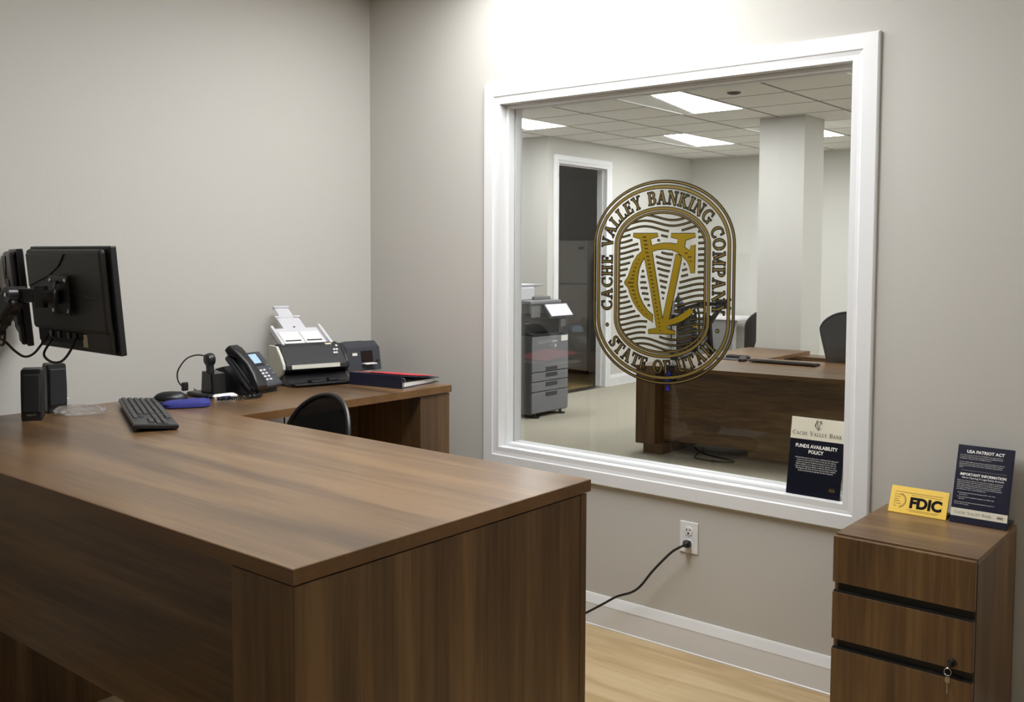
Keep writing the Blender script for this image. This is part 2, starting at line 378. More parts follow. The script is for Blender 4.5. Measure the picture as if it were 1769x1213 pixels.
def serif_line(bm, sh, s, h, a, b, k=1, small=.78, sx=1, gap=.06):
    """capitals and small capitals, centred on a"""
    hs = [h if (c.isupper() or c == ' ') else h*small for c in s]; W_ = sum((GL[c.upper()][0]+gap)*q*sx for c, q in zip(s, hs))
    x = a-W_/2
    for c, q in zip(s, hs): glyph(bm, sh, c.upper(), x, b, 0, q, 0, k, sx); x += (GL[c.upper()][0]+gap)*q*sx

# ================================================================== SETTING
def frame_rings(bm, x0, x1, z0, z1, prof, sgn=1, y=0):
    """mitred trim: prof is a list of (inset towards the opening, distance off the wall)"""
    R_ = []
    for i, d in prof:
        R_.append([bm.verts.new((a, y-sgn*d, b)) for a, b in ((x0+i,z0+i),(x1-i,z0+i),(x1-i,z1-i),(x0+i,z1-i))])
    for a, b in zip(R_, R_[1:]):
        for k in range(4): bm.faces.new((a[k], a[(k+1) % 4], b[(k+1) % 4], b[k]))
struct('floor', M['planks'], (box, -.12, 4.6, -4.4, .06, -.05, 0))
struct('floor_carpet', M['carpet'], (box, -3.5, 3.5, .06, 7.8, -.05, 0))
struct('floor_back_room', M['tilefloor'], (box, -5.4, -2.66, 4.845, 8.6, -.06, .002))
struct('ceiling', M['ceil'], (box, -.12, 4.6, -4.4, .06, 2.64, 2.70))
struct('wall_left', M['wall'], (box, -.12, 0, -4.4, 0, 0, 2.64))
struct('wall_right', M['wall'], (box, 4.5, 4.6, -4.4, 0, 0, 2.64))
struct('wall_front', M['wall'], (box, 0, 4.5, -4.4, -4.3, 0, 2.64))
HX0, HX1, HZ0, HZ1 = .788, 2.303, .627, 2.093
struct('wall_back', M['wall'], (box, -3.5, HX0, 0, .125, 0, 2.72), (box, HX1, 4.6, 0, .125, 0, 2.72), (box, HX0, HX1, 0, .125, 0, HZ0), (box, HX0, HX1, 0, .125, HZ1, 2.72))
# window in the back wall
win = struct('window_1', M['trim'], (box, HX0, .806, -.012, .137, HZ0, HZ1), (box, 2.285, HX1, -.012, .137, HZ0, HZ1), (box, .806, 2.285, -.012, .137, HZ0, .645), (box, .806, 2.285, -.012, .137, 2.075, HZ1))
bm = bmesh.new(); frame_rings(bm, .7235, 2.3707, .5607, 2.1575, [(0,0),(0,.014),(.004,.018),(.050,.018),(.054,.014),(.078,.010),(.080,.006),(.080,0)])
obj('casing', bm, M['trim'], win)
bm = bmesh.new(); frame_rings(bm, .7235, 2.3707, .5607, 2.1575, [(0,0),(0,.014),(.004,.018),(.050,.018),(.054,.014),(.078,.010),(.080,.006),(.080,0)], -1, .125)
obj('casing', bm, M['trim'], win)
for ya, yb in ((.030, .0705), (.0775, .112)):
    part('stop', M['trim'], win, (box, .806, .820, ya, yb, .645, 2.075, .003), (box, 2.271, 2.285, ya, yb, .645, 2.075, .003), (box, .820, 2.271, ya, yb, .645, .658, .003), (box, .820, 2.271, ya, yb, 2.062, 2.075, .003))
part('pane', M['glass'], win, (box, .806, 2.285, .0710, .0770, .645, 2.075))
def baseboard(name, p0, p1, n):
    """p0,p1 along the wall foot; n points into the room"""
    p0, p1, n = Vector(p0), Vector(p1), Vector(n)
    prof = [(0,0),(.016,0),(.016,.004),(.0135,.006),(.0135,.086),(.0145,.088),(.006,.118),(.0035,.125),(0,.125)]
    bm = bmesh.new(); loft(bm, [[p+n*d+Vector((0,0,z)) for d, z in prof] for p in (p0, p1)])
    o = obj(name, bm, M['trim']); o['kind'] = 'structure'
baseboard('baseboard_back', (0,0,0), (4.5,0,0), (0,-1,0)); baseboard('baseboard_left', (0,0,0), (0,-4.3,0), (1,0,0))
# room behind the window
struct('wall_far_left', M['wall_far'], (box, -3.5, -3.4, .125, 4.725, 0, 2.72))
struct('wall_far_right', M['wall_far'], (box, 3.4, 3.5, .125, 7.8, 0, 2.72))
struct('wall_jog', M['wall_far'], (box, -3.5, -2.736, 4.725, 4.845, 0, 2.72))
DY0, DY1, DZ, DX = 4.905, 5.775, 2.40, -2.616
struct('wall_door', M['wall_far'], (box, -2.736, DX, 4.725, DY0-.02, 0, 2.72), (box, -2.736, DX, DY1+.02, 7.65, 0, 2.72), (box, -2.736, DX, DY0-.02, DY1+.02, DZ+.02, 2.72))
struct('wall_far', M['wall_far'], (box, -2.736, 3.5, 7.65, 7.8, 0, 2.72))
dr = struct('door_1', M['trim'], (box, -2.742, DX+.006, DY0-.02, DY0, 0, DZ), (box, -2.742, DX+.006, DY1, DY1+.02, 0, DZ), (box, -2.742, DX+.006, DY0-.02, DY1+.02, DZ, DZ+.02),
            (box, -2.69, -2.665, DY0, DY0+.012, 0, DZ), (box, -2.69, -2.665, DY1-.012, DY1, 0, DZ), (box, -2.69, -2.665, DY0, DY1, DZ-.012, DZ))
def dcase(bm):
    prof = [(0,0),(0,.016),(.05,.018),(.055,.013),(.078,.009),(.08,0)]; R_ = []
    for i, d in prof:
        R_.append([bm.verts.new((DX+d, a, b)) for a, b in ((DY0-.085+i,0),(DY0-.085+i,DZ+.085-i),(DY1+.085-i,DZ+.085-i),(DY1+.085-i,0))])
    for a, b in zip(R_, R_[1:]):
        for k in range(3): bm.faces.new((a[k], a[k+1], b[k+1], b[k]))
bm = bmesh.new(); dcase(bm); obj('casing', bm, M['trim'], dr)
part('threshold', M['steel'], dr, (box, -2.742, -2.61, DY0, DY1, .002, .006))
baseboard('baseboard_door', (DX,DY1+.086,0), (DX,7.65,0), (1,0,0)); baseboard('baseboard_far', (DX,7.65,0), (3.4,7.65,0), (0,-1,0))
baseboard('baseboard_jog', (-3.4,4.725,0), (DX,4.725,0), (0,-1,0))
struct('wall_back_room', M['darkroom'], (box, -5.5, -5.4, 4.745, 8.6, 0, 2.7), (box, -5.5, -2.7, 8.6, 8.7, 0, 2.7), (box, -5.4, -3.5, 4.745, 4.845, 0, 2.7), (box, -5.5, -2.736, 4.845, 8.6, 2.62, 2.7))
struct('column', M['wall_far'], (box, -.372, .041, 4.86, 5.28, 0, 2.66))
struct('trim_1', M['trim'], (box, -.386, .055, 4.846, 5.294, 0, .115, .004))
# suspended ceiling with openings for the lamps
CX = [-.20+.60*k for k in range(-6, 7)]; CY = [.125, .40] + [.40+.55*k for k in range(1, 14)] + [7.8]
FIX = [(-2.6,3.15),(-.8,3.15),(-2.0,5.35),(-.8,5.35),(-.2,2.05),(1.0,3.15),(1.0,5.35),(2.2,3.15)]
bm = bmesh.new()
for xa, xb in zip(CX, CX[1:]):
    for ya, yb in zip(CY, CY[1:]):
        if any(abs(xa-fx) < .01 and fy-.01 < ya and yb < fy+1.11 for fx, fy in FIX): continue
        bm.faces.new([bm.verts.new(q) for q in ((xa,ya,2.66),(xa,yb,2.66),(xb,yb,2.66),(xb,ya,2.66))])
        bm.faces.new([bm.verts.new(q) for q in ((xa,ya,2.675),(xb,ya,2.675),(xb,yb,2.675),(xa,yb,2.675))])
cl = obj('ceiling_far', bm, M['tiles']); cl['kind'] = 'structure'
struct('ceiling_slab', M['ceil'], (box, -4.0, 3.6, .06, 7.8, 2.80, 2.86))

# ------------------------------------------------------------------ ceiling lamps
def lamp_mat(name, k):
    m = bpy.data.materials.new(name); m.use_nodes = True; b = m.node_tree.nodes['Principled BSDF']
    b.inputs['Emission Color'].default_value = (.96, .98, 1.0, 1); b.inputs['Emission Strength'].default_value = k; return m
LF = lamp_mat('lit_diffuser_far', LAMP_FAR)
LBL = {0:'ceiling light half hidden at the left edge of the window, above the copier', 1:'largest ceiling light seen through the window, right above the emblem',
       2:'ceiling light above the dark doorway wall, second behind the emblem top', 3:'far ceiling light partly hidden behind the white column',
       4:'ceiling light cut by the window head, tip showing left of the smoke sensor', 5:'ceiling light at the top right corner of the window, only its rim showing'}
LGLOW = lamp_mat('faint_glow_diffuser', .9)  # lamp is off; faint glow stands in for the light on its face
def troffer(fx, fy, lab, grp=None, lens=None):
    t = thing('ceiling_light', lab, 'ceiling light', (fx+.3, fy+.55, 2.66), 0, grp)
    W_, D_ = .30, .55
    bm = bmesh.new()
    for a in (-1, 1):
        box(bm, min(a*W_, a*(W_-.022)), max(a*W_, a*(W_-.022)), -D_, D_, -.004, .012); box(bm, -W_+.022, W_-.022, min(a*D_, a*(D_-.022)), max(a*D_, a*(D_-.022)), -.004, .012)
    obj('frame', bm, M['lampmetal'], t)
    part('housing_panel', M['lampmetal'], t, (box, -W_+.02, W_-.02, -D_+.02, D_-.02, .004, .012))
    part('diffuser', lens or LF, t, (prism, [(.04,-D_+.02), (W_-.02,-D_+.02), (W_-.02,D_-.02), (-.17,D_-.02)], -.002, .0035, 2))
    return t
for i, (fx, fy) in enumerate(FIX):
    if i in LBL: troffer(fx, fy, LBL[i], None, LGLOW if i == 4 else None)
    else: troffer(fx, fy, 'recessed white ceiling light of the far room, out of sight behind the window wall', 'unseen ceiling lights of the far room')
for x, y, a, b, k in NEAR_LIGHTS:
    t = thing('ceiling_light', 'flat white ceiling panel light of the front office, above the picture edge', 'ceiling light', (x, y, 2.64), 0, 'ceiling lights of the front office')
    part('frame', M['lampmetal'], t, (box, -a/2-.02, a/2+.02, -b/2-.02, b/2+.02, -.018, 0))
    part('diffuser', lamp_mat('lit_diffuser_front', LAMP_NEAR*k), t, (box, -a/2, a/2, -b/2, b/2, -.022, -.017))
t = thing('smoke_sensor', 'small dark round sensor on the ceiling tiles right of the largest light', 'sensor', (.075, 3.49, 2.66))
part('rim', M['mgrey'], t, (lathe, [(.052,0),(.052,-.006),(.046,-.008)])); part('cap', M['blackmat'], t, (lathe, [(.044,-.006),(.044,-.010),(.03,-.014)]))

# ================================================================== FRONT OFFICE
def world_part(t, name, m, *calls, shade=False):
    o = part(name, m, t, *calls, shade=shade); o.location = -Vector(t.location); return o
ZD = .94
t = thing('desk', 'large walnut laminate L-shaped desk in the foreground with solid end panel', 'desk', (1.2, -1.7, 0))
TH = .027
bm = bmesh.new(); prism(bm, [(.26,-2.122),(2.182,-2.122),(2.182,-1.292),(.827,-1.292),(.827,-.325),(.26,-.325)], ZD-TH, ZD, axis=2)
o = obj('worktop', bm, M['woodtop'], t); o.location = -Vector(t.location)
world_part(t, 'edge_band', M['edge'], (box, .26, 2.1819, -2.124, -2.1218, ZD-TH, ZD-.0006), (box, 2.1818, 2.184, -2.124, -1.290, ZD-TH, ZD-.0006), (box, .829, 2.1819, -1.2922, -1.290, ZD-TH, ZD-.0006))
world_part(t, 'edge_band', M['edge'], (box, .8268, .829, -1.292, -.323, ZD-TH, ZD-.0006), (box, .26, .829, -.3252, -.323, ZD-TH, ZD-.0006))
world_part(t, 'end_panel', M['woodz'], (box, 2.004, 2.178, -2.118, -1.322, 0, ZD-TH-.005, .001))
world_part(t, 'rear_strip', M['woodz'], (box, 2.004, 2.177, -1.319, -1.296, 0, ZD-TH-.005, .001))
world_part(t, 'gap_shade_strip', M['blackink'], (box, 2.02, 2.165, -2.10, -1.31, ZD-TH-.005, ZD-TH))  # black filler stands in for the shade in the gap under the worktop
world_part(t, 'modesty_panel', M['woodx'], (box, .44, 2.004, -1.990, -1.972, .435, ZD-TH))
world_part(t, 'leg', M['woodz'], (box, .285, .44, -1.88, -1.31, 0, ZD-TH))
world_part(t, 'leg', M['woodz'], (box, .46, .822, -.487, -.328, 0, ZD-TH-.004, .001))
world_part(t, 'back_panel', M['woody'], (box, .44, .458, -.79, -.487, .25, ZD-TH))
world_part(t, 'leg', M['woodz'], (box, .285, .33, -.60, -.33, 0, ZD-TH))

# pedestal under the signs
t = thing('drawer_cabinet', 'narrow walnut three-drawer pedestal against the wall, right of the window', 'cabinet', (2.62, -.24, 0))
x0, x1, y0, y1, h = 2.4317, 2.8075, -.4616, -.022, .674
world_part(t, 'top', M['woodx'], (box, x0, x1, y0+.020, y1, h-.016, h, .001))
world_part(t, 'side_panel', M['woodz'], (box, x0, x0+.016, y0+.021, y1, .01, h-.016)); world_part(t, 'side_panel', M['woodz'], (box, x1-.016, x1, y0+.021, y1, .01, h-.016))
world_part(t, 'back_panel', M['woodz'], (box, x0+.016, x1-.016, y1-.012, y1, .01, h-.016))
world_part(t, 'plinth', M['blackmat'], (box, x0+.02, x1-.02, y0+.04, y1-.02, 0, .012))
for za, zb in ((.540, h-.004), (.378, .512), (.012, .350)):
    d = world_part(t, 'drawer', M['woodz'], (box, x0+.001, x1-.001, y0, y0+.018, za, zb, .0012))
for zc in (.526, .364):
    world_part(t, 'finger_pull', M['pull'], (box, x0+.016, x1-.002, y0+.010, y0+.03, zc-.014, zc+.014), (box, x0+.004, x1-.002, y0+.001, y0+.012, zc-.0145, zc-.009))
lk = world_part(t, 'lock', M['black'], (lathe, [(.011,0),(.011,.006),(.008,.008)], {'mtx': TR(2.757, y0+.001, .394) @ RX(PI/2)}))
bm = bmesh.new(); box(bm, 2.7545, 2.7595, y0-.022, y0-.006, .385, .400, .001); k0 = obj('key', bm, M['black'], lk)
bm = bmesh.new(); tube(bm, [(2.751+.009*math.sin(a), y0-.018+.003*math.cos(a),   .374+.009*math.cos(a)) for a in [2*PI*k/20 for k in range(21)]], .0012, 6); obj('key_ring', bm, M['chrome'], lk, shade=True)
bm = bmesh.new(); box(bm, 2.744, 2.758, y0-.019, y0-.016, .345, .362, .003); box(bm, 2.7492, 2.7516, y0-.0185, y0-.0165, .316, .346, .0004); obj('spare_key', bm, M['steel'], lk)

# ---- yellow counter sign
def lean(loc, tilt, rz=0): return TR(*loc) @ RZ(rz) @ RX(-tilt)
def easel_sign(name, lab, loc, w_, h_, tilt, m, mb, th=.006, rz=0, base=True):
    t = thing(name, lab, 'sign', loc, rz)
    R0 = RX(-tilt)
    part('board', m, t, (box, -w_/2, w_/2, 0, th, 0, h_, .0015, {'mtx': R0}))
    if base:
        d = h_*math.sin(tilt)+.03
        part('foot', mb, t, (box, -w_/2+.004, w_/2-.004, .004, d, -.0, .007))
    U = Vector((1,0,0)); V = R0 @ Vector((0,0,1)); return t, Sheet(R0 @ Vector((0,-.0002,0)), U, V)
t, sh = easel_sign('counter_sign', 'small yellow plastic deposit insurance sign on the drawer cabinet', (2.549, -.110, .6745), .170, .084, math.radians(27), M['yellow'], M['blackmat'])
sh = Sheet(sh.O, sh.U, sh.V, .0004)
bm = bmesh.new(); text(bm, sh, 'FDIC', .044, .0215, .0215, bold=.0022, sx=.98, res=4)
obj('lettering', bm, M['blackink'], t)
bm = bmesh.new()
rect(bm, sh, -.072, .0655, .068, .0663); rect(bm, sh, -.03, .0135, .064, .0141)
text(bm, sh, 'Backed by the full faith and credit of the United States Government', .0040, .022, .0585, sx=.8)
text(bm, sh, 'Federal Deposit Insurance Corporation  www.fdic.gov', .0040, .018, .0085, sx=.9)
for i, s_ in enumerate(('Each depositor', 'insured to', 'at least', '$250,000', 'per insured', 'bank')): text(bm, sh, s_, .0046, -.072, .0560-.0072*i, align='LEFT')
ribbon(bm, sh, arc(-.062, .039, .026, .023, -72, 72), .0012); ribbon(bm, sh, arc(-.062, .039, .0225, .0195, -72, 72), .0006)
for k in range(11): a = math.radians(-65+13*k); ribbon(bm, sh, [(-.062+.0235*math.cos(a), .039+.0205*math.sin(a)), (-.062+.0252*math.cos(a), .039+.0222*math.sin(a))], .0006)
obj('small_print', bm, M['blackink'], t)

# ---- navy notice board on the cabinet
PW, PH = .155, .232
t, sh = easel_sign('notice_board', 'tall navy notice with white text standing on the drawer cabinet', (2.722, -.112, .6745), PW, PH, math.radians(19), M['navysign'], M['navysign'], th=.010)
sh = Sheet(sh.O, sh.U, sh.V, .0004)
bm = bmesh.new(); rect(bm, sh, -PW/2+.0005, .020, PW/2-.0005, .043); obj('name_strip', bm, M['beige'], t)
bm = bmesh.new(); serif_line(bm, sh, 'Cache Valley Bank', .0085, -.016, .0275, 2); obj('bank_name', bm, M['greyink'], t)
bm = bmesh.new(); text(bm, sh, 'FDIC', .008, .058, .0275, 2, bold=.0003); text(bm, sh, 'MEMBER', .0028, .058, .0345, 2); obj('mark', bm, M['darkink'], t)
bm = bmesh.new()
text(bm, sh, 'USA PATRIOT ACT', .0125, .000, .2085, bold=.00035, sx=.98); obj('heading', bm, M['ink'], t); bm = bmesh.new()
text(bm, sh, 'IMPORTANT INFORMATION', .0108, .000, .1410, bold=.0003, sx=.92); obj('heading', bm, M['ink'], t); bm = bmesh.new()
text(bm, sh, 'About Opening A Legal Entity Account', .0078, .000, .1325, sx=.93); obj('subheading', bm, M['ink'], t)
bm = bmesh.new(); rect(bm, sh, -.062, .1560, .062, .1564); obj('rule', bm, M['beige'], t)
bm = bmesh.new()
L1 = ['In accordance with Section 326 of the USA PATRIOT Act, applicants for new', 'accounts are required to provide current and accurate identifying information', 'including name, address and other identifying documents.']
L2 = ['To help our Nation fight terrorism and money laundering, Federal law requires all', 'financial institutions to obtain, verify, and record information about each person', 'opening an account. We ask for name, address, identification number and date', 'of birth.']
L3 = ['Effective May of this year, under the new Customer Due Diligence rule, all financial', 'institutions must obtain, verify and record information about the beneficial owners', 'of legal entity customers. Persons opening an account on behalf of a legal entity', 'will be asked for identifying information about the following individuals and must', 'certify that the information is true and accurate to the best of their knowledge for', 'each individual who owns or controls the legal entity.']
for (Ls, b0, bl) in ((L1,.2005,0),(L2,.1795,0),(L3,.1245,0)):
    for i, s_ in enumerate(Ls): text(bm, sh, s_, .0040, -.069, b0-.0052*i, align='LEFT', sx=.93, res=1)
for b0, s_ in ((.0885,('Each individual who has beneficial ownership of 25% or more of the','legal entity; and')),(.0760,('One individual who has significant managerial responsibility for the','legal entity.'))):
    rect(bm, sh, -.064, b0+.001, -.0625, b0+.0024)
    for i, s_ in enumerate(s_): text(bm, sh, s_, .0040, -.060, b0-.0052*i, align='LEFT', sx=.9, res=1)
for i, s_ in enumerate(('We sincerely support all efforts to protect and maintain the security of our', 'customers and our country.')): text(bm, sh, s_, .0040, -.071, .0605-.0052*i, align='LEFT', sx=.9, res=1)
obj('body_text', bm, M['ink'], t)

# ---- notice leaning on the window
FW, FH = .188, .262
t = thing('window_notice', 'cream and navy bank notice leaning on the window sill at the right jamb', 'sign', (2.170, .018, .646))
R0 = RX(-math.radians(9.5))
part('card', M['darknavysign'], t, (box, -FW/2, FW/2, 0, .004, 0, FH, .0008, {'mtx': R0}))
sh = Sheet(R0 @ Vector((0,-.0002,0)), (1,0,0), R0 @ Vector((0,0,1)), .0004)
bm = bmesh.new(); rect(bm, sh, -FW/2, .188, FW/2, FH); obj('header', bm, M['beige'], t)
bm = bmesh.new(); serif_line(bm, sh, 'Cache Valley Bank', .0145, 0, .2015, 2, sx=1.0)
VC = {
 'stem': [(-0.1295, 0.1905), (-0.0205, 0.1895), (-0.0185, 0.1785), (-0.0515, 0.1695), (-0.0465, 0.1425), (-0.0445, 0.1215), (-0.0195, -0.0045), (0.0055, -0.1355), (0.0285, -0.1535), (0.0245, -0.1685), (0.0615, -0.1765), (0.0615, -0.1875), (-0.0575, -0.1895), (-0.0575, -0.1765), (-0.0205, -0.1685), (-0.0285, -0.1235), (-0.0465, -0.0335), (-0.0775, 0.0985), (-0.0885, 0.1235), (-0.0975, 0.1695), (-0.1295, 0.1785)],
 'right': [(0.0375, 0.1885), (0.1395, 0.1875), (0.1405, 0.1755), (0.1005, 0.1645), (0.0945, 0.1365), (0.0815, 0.1285), (0.0625, 0.1415), (0.0685, 0.1675), (0.0375, 0.1755)],
 'limb': [(0.0605, 0.1125), (0.0705, 0.1105), (0.0785, 0.1045), (0.0835, 0.0955), (0.0335, -0.1335), (0.0285, -0.1555), (0.0035, -0.1405), (0.0055, -0.1355)],
 'arch': [(-0.0445, 0.1215), (-0.0475, 0.1425), (-0.0255, 0.1485), (0.0035, 0.1525), (0.0365, 0.1525), (0.0665, 0.1485), (0.0935, 0.1385), (0.1165, 0.1245), (0.1225, 0.1415), (0.1395, 0.1475), (0.1385, 0.0425), (0.1235, 0.0425), (0.1185, 0.0655), (0.1085, 0.0855), (0.0895, 0.1025), (0.0675, 0.1185), (0.0405, 0.1285), (0.0115, 0.1315), (-0.0215, 0.1285)],
 'left': [(-0.0885, 0.1235), (-0.1105, 0.1055), (-0.1295, 0.0775), (-0.1415, 0.0485), (-0.1485, 0.0295), (-0.1545, 0.0185), (-0.1665, 0.0035), (-0.1665, -0.0015), (-0.1495, -0.0185), (-0.1405, -0.0435), (-0.1255, -0.0725), (-0.1035, -0.1015), (-0.0765, -0.1245), (-0.0365, -0.1465), (-0.0385, -0.1185), (-0.0605, -0.1035), (-0.0815, -0.0785), (-0.0975, -0.0495), (-0.1045, -0.0285), (-0.1085, 0.0015), (-0.1065, 0.0265), (-0.1005, 0.0565), (-0.0905, 0.0795), (-0.0775, 0.0985), (-0.0675, 0.1105)],
 'tail': [(0.1215, -0.0865), (0.1375, -0.0995), (0.1175, -0.1195), (0.0895, -0.1365), (0.0615, -0.1475), (0.0265, -0.1565), (0.0205, -0.1375), (0.0485, -0.1295), (0.0735, -0.1195), (0.1015, -0.1025)],
}
DASH = [(-0.0775, 0.1765, 0.0166), (-0.0745, 0.1625, 0.0161), (-0.0715, 0.1475, 0.0157), (-0.0685, 0.1325, 0.0152), (-0.0655, 0.1175, 0.0147), (-0.0615, 0.1025, 0.0143), (-0.0585, 0.0885, 0.0138), (-0.0555, 0.0735, 0.0134), (-0.0525, 0.0585, 0.0129), (-0.0495, 0.0435, 0.0125), (-0.0465, 0.0295, 0.012), (-0.0425, 0.0145, 0.0116), (-0.0395, -0.0005, 0.0111), (-0.0365, -0.0155, 0.0106), (-0.0335, -0.0295, 0.0102), (-0.0305, -0.0445, 0.0097), (-0.0275, -0.0595, 0.0093), (-0.0245, -0.0735, 0.0088), (-0.0205, -0.0885, 0.0084), (-0.0175, -0.1035, 0.0079), (-0.0145, -0.1175, 0.0075), (-0.0115, -0.1325, 0.007), (-0.0085, -0.1475, 0.0065), (-0.0055, -0.1615, 0.0061), (-0.0025, -0.1765, 0.0056), (-0.1025, 0.0905, 0.005), (-0.1105, 0.0745, 0.0066), (-0.1175, 0.0605, 0.0083), (-0.1235, 0.0455, 0.0099), (-0.1265, 0.0305, 0.0116), (-0.1305, 0.0165, 0.0157), (-0.1375, 0.0015, 0.0273), (-0.1315, -0.0135, 0.0174), (-0.1255, -0.0275, 0.0124), (-0.1215, -0.0435, 0.0108), (-0.1155, -0.0575, 0.0099), (-0.1085, -0.0735, 0.0083), (-0.0985, -0.0875, 0.0066), (-0.0845, -0.1025, 0.0058), (-0.0655, -0.1175, 0.0058), (0.1035, 0.1155, 0.0124), (0.1185, 0.1015, 0.0157), (0.1225, 0.0865, 0.0075)]
for k_, p_ in VC.items(): poly(bm, sh, [(.002+a*.085, .2385+b*.085) for a, b in p_], 2)
obj('bank_name', bm, M['darkink'], t)
bm = bmesh.new(); text(bm, sh, 'FUNDS AVAILABILITY', .0165, 0, .160, bold=.0004, sx=.93); text(bm, sh, 'POLICY', .0165, 0, .142, bold=.0004, sx=.93); obj('heading', bm, M['ink'], t)
bm = bmesh.new()
for i, s_ in enumerate(('Our general policy is to allow you to withdraw funds deposited', 'in your account on the first business day after the day we', 'receive your deposit. Funds from electronic direct deposits', 'will be available on the day we receive the deposit. In some', 'cases we may delay your ability to withdraw funds beyond the', 'first business day. Then the funds will generally be available', 'by the second business day after the day of deposit.')):
    text(bm, sh, s_, .0062, .004, .1240-.0072*i, sx=.94, res=1)
obj('body_text', bm, M['ink'], t)
bm = bmesh.new(); text(bm, sh, 'FDIC', .010, .066, .0245, bold=.0003); text(bm, sh, 'MEMBER', .0042, .066, .0335); obj('mark', bm, M['gold2'], t)

# ---- emblem on the glass
LCX, LCZ, LY = 1.5435, 1.3465, .0708
t = thing('window_emblem', 'gold and black oval bank emblem stuck on the window glass', 'emblem', (LCX, LY, LCZ))
sh = Sheet((0,0,0), (1,0,0), (0,0,1), .0005)
RA, RZ_, HS, OX, OZ = .310, .246, .140, -.0055, .0045       # half width, end radius, half straight length, centre
def stadium(d, n=40):
    a_, b_ = RA-d, RZ_-d
    return [(OX+a_*math.cos(a), OZ+HS+b_*math.sin(a)) for a in [PI*k/n for k in range(n+1)]] + [(OX+a_*math.cos(a), OZ-HS+b_*math.sin(a)) for a in [PI+PI*k/n for k in range(n+1)]]
bm = bmesh.new()
for d, wd in ((.0065,.0125),(.0262,.0150),(.1075,.0150),(.1225,.0110)): ribbon(bm, sh, stadium(d), wd, 1, True)
obj('border_outline', bm, M['vinyl'], t)
bm = bmesh.new()
for d, wd in ((.0065,.0045),(.0262,.0090),(.1075,.0092),(.1225,.0040)): ribbon(bm, sh, stadium(d), wd, 2, True)
obj('border', bm, M['gold2'], t)
LH = .049
_st = stadium(.0668, 200); _q = _st[100::-1]+_st[:100:-1]      # clockwise from the top
_cu = [0]
for a, b in zip(_q, _q[1:]): _cu.append(_cu[-1]+math.hypot(b[0]-a[0], b[1]-a[1]))
_tot = _cu[-1]+math.hypot(_q[0][0]-_q[-1][0], _q[0][1]-_q[-1][1])
def on_path(s):
    """point and clockwise tangent angle at arc length s from the top of the letter band"""
    s %= _tot; i = max(k for k in range(len(_cu)) if _cu[k] <= s); a, b = _q[i], _q[(i+1) % len(_q)]
    l = math.hypot(b[0]-a[0], b[1]-a[1]) or 1; f = (s-_cu[i])/l
    return a[0]+(b[0]-a[0])*f, a[1]+(b[1]-a[1])*f, math.atan2(b[1]-a[1], b[0]-a[0])
def ring_text(bmo, bmi, s_, half, flip=False, sx=.92):
    wds = [GL[c][0]*LH*sx for c in s_]; gap = (2*half-sum(wds))/(len(s_)-1); s = -half
    for c, wq in zip(s_, wds):
        m_ = s+wq/2
        if flip: x, z, a = on_path(_tot/2-m_); a += PI
        else: x, z, a = on_path(m_)
        ox, oz = x-math.cos(a)*wq/2+math.sin(a)*LH/2, z-math.sin(a)*wq/2-math.cos(a)*LH/2
        if s == -half or c == ' ': bmo.append((bmesh.new(), bmesh.new()))
        if c != ' ': glyph(bmo[-1][0], sh, c, ox, oz, a, LH, .0056, 1, sx); glyph(bmo[-1][1], sh, c, ox, oz, a, LH, -.0030, 2, sx)
        s += wq+gap
Q_ = min(_cu[k] for k in range(len(_cu)) if _q[k][1] <= OZ+HS)
WB = []
for line, half, flip in (('CACHE VALLEY BANKING COMPANY', Q_+HS+.112, False), ('STATE OF UTAH', Q_-.088, True)): ring_text(WB, None, line, half, flip)
for bo, bi in WB: obj('word_outline', bo, M['vinyl'], t); obj('word', bi, M['gold2'], t)
for sx_ in (-1, 1):
    x, z = OX+sx_*.2405, OZ-.170; b1, b2 = bmesh.new(), bmesh.new()
    poly(b1, sh, [(x+.0085*math.cos(2*PI*k/16), z+.0085*math.sin(2*PI*k/16)) for k in range(16)], 1)
    poly(b2, sh, [(x+.0052*math.cos(2*PI*k/16), z+.0052*math.sin(2*PI*k/16)) for k in range(16)], 2)
    obj('dot_outline', b1, M['vinyl'], t); obj('dot', b2, M['gold2'], t)
# monogram
bm = bmesh.new()
for p_ in VC.values(): ribbon(bm, sh, p_, .0052, 1, True)
obj('monogram_outline', bm, M['vinyl'], t)
bm = bmesh.new()
for n_, p_ in enumerate(VC.values()): poly(bm, sh, p_, 3+.12*n_)
obj('monogram', bm, M['gold'], t)
bm = bmesh.new()
for a, b, wq in DASH: rect(bm, sh, a-wq/2, b-.0019, a+wq/2, b+.0019, 4.2)
obj('monogram_dashes', bm, M['vinyl'], t)
# wavy lines, interrupted around the monogram
def inside(p, pts):
    x, y = p; r = False; j = len(pts)-1
    for i in range(len(pts)):
        xi, yi = pts[i]; xj, yj = pts[j]
        if (yi > y) != (yj > y) and x < (xj-xi)*(y-yi)/(yj-yi)+xi: r = not r
        j = i
    return r
def dseg(p, a, b):
    vx, vy = b[0]-a[0], b[1]-a[1]; l = vx*vx+vy*vy or 1e-9; u_ = max(0, min(1, ((p[0]-a[0])*vx+(p[1]-a[1])*vy)/l))
    return math.hypot(p[0]-a[0]-u_*vx, p[1]-a[1]-u_*vy)
def blocked(p):
    for q in VC.values():
        if inside(p, q): return True
        if min(dseg(p, q[i-1], q[i]) for i in range(len(q))) < .0115: return True
    return False
ri, rj = RA-.1245, RZ_-.1245
def in_st(x, z):
    x, z = abs(x-OX), abs(z-OZ); return x < ri if z <= HS else (x/ri)**2+((z-HS)/rj)**2 < 1
b1, b2 = bmesh.new(), bmesh.new()
zz = -.262
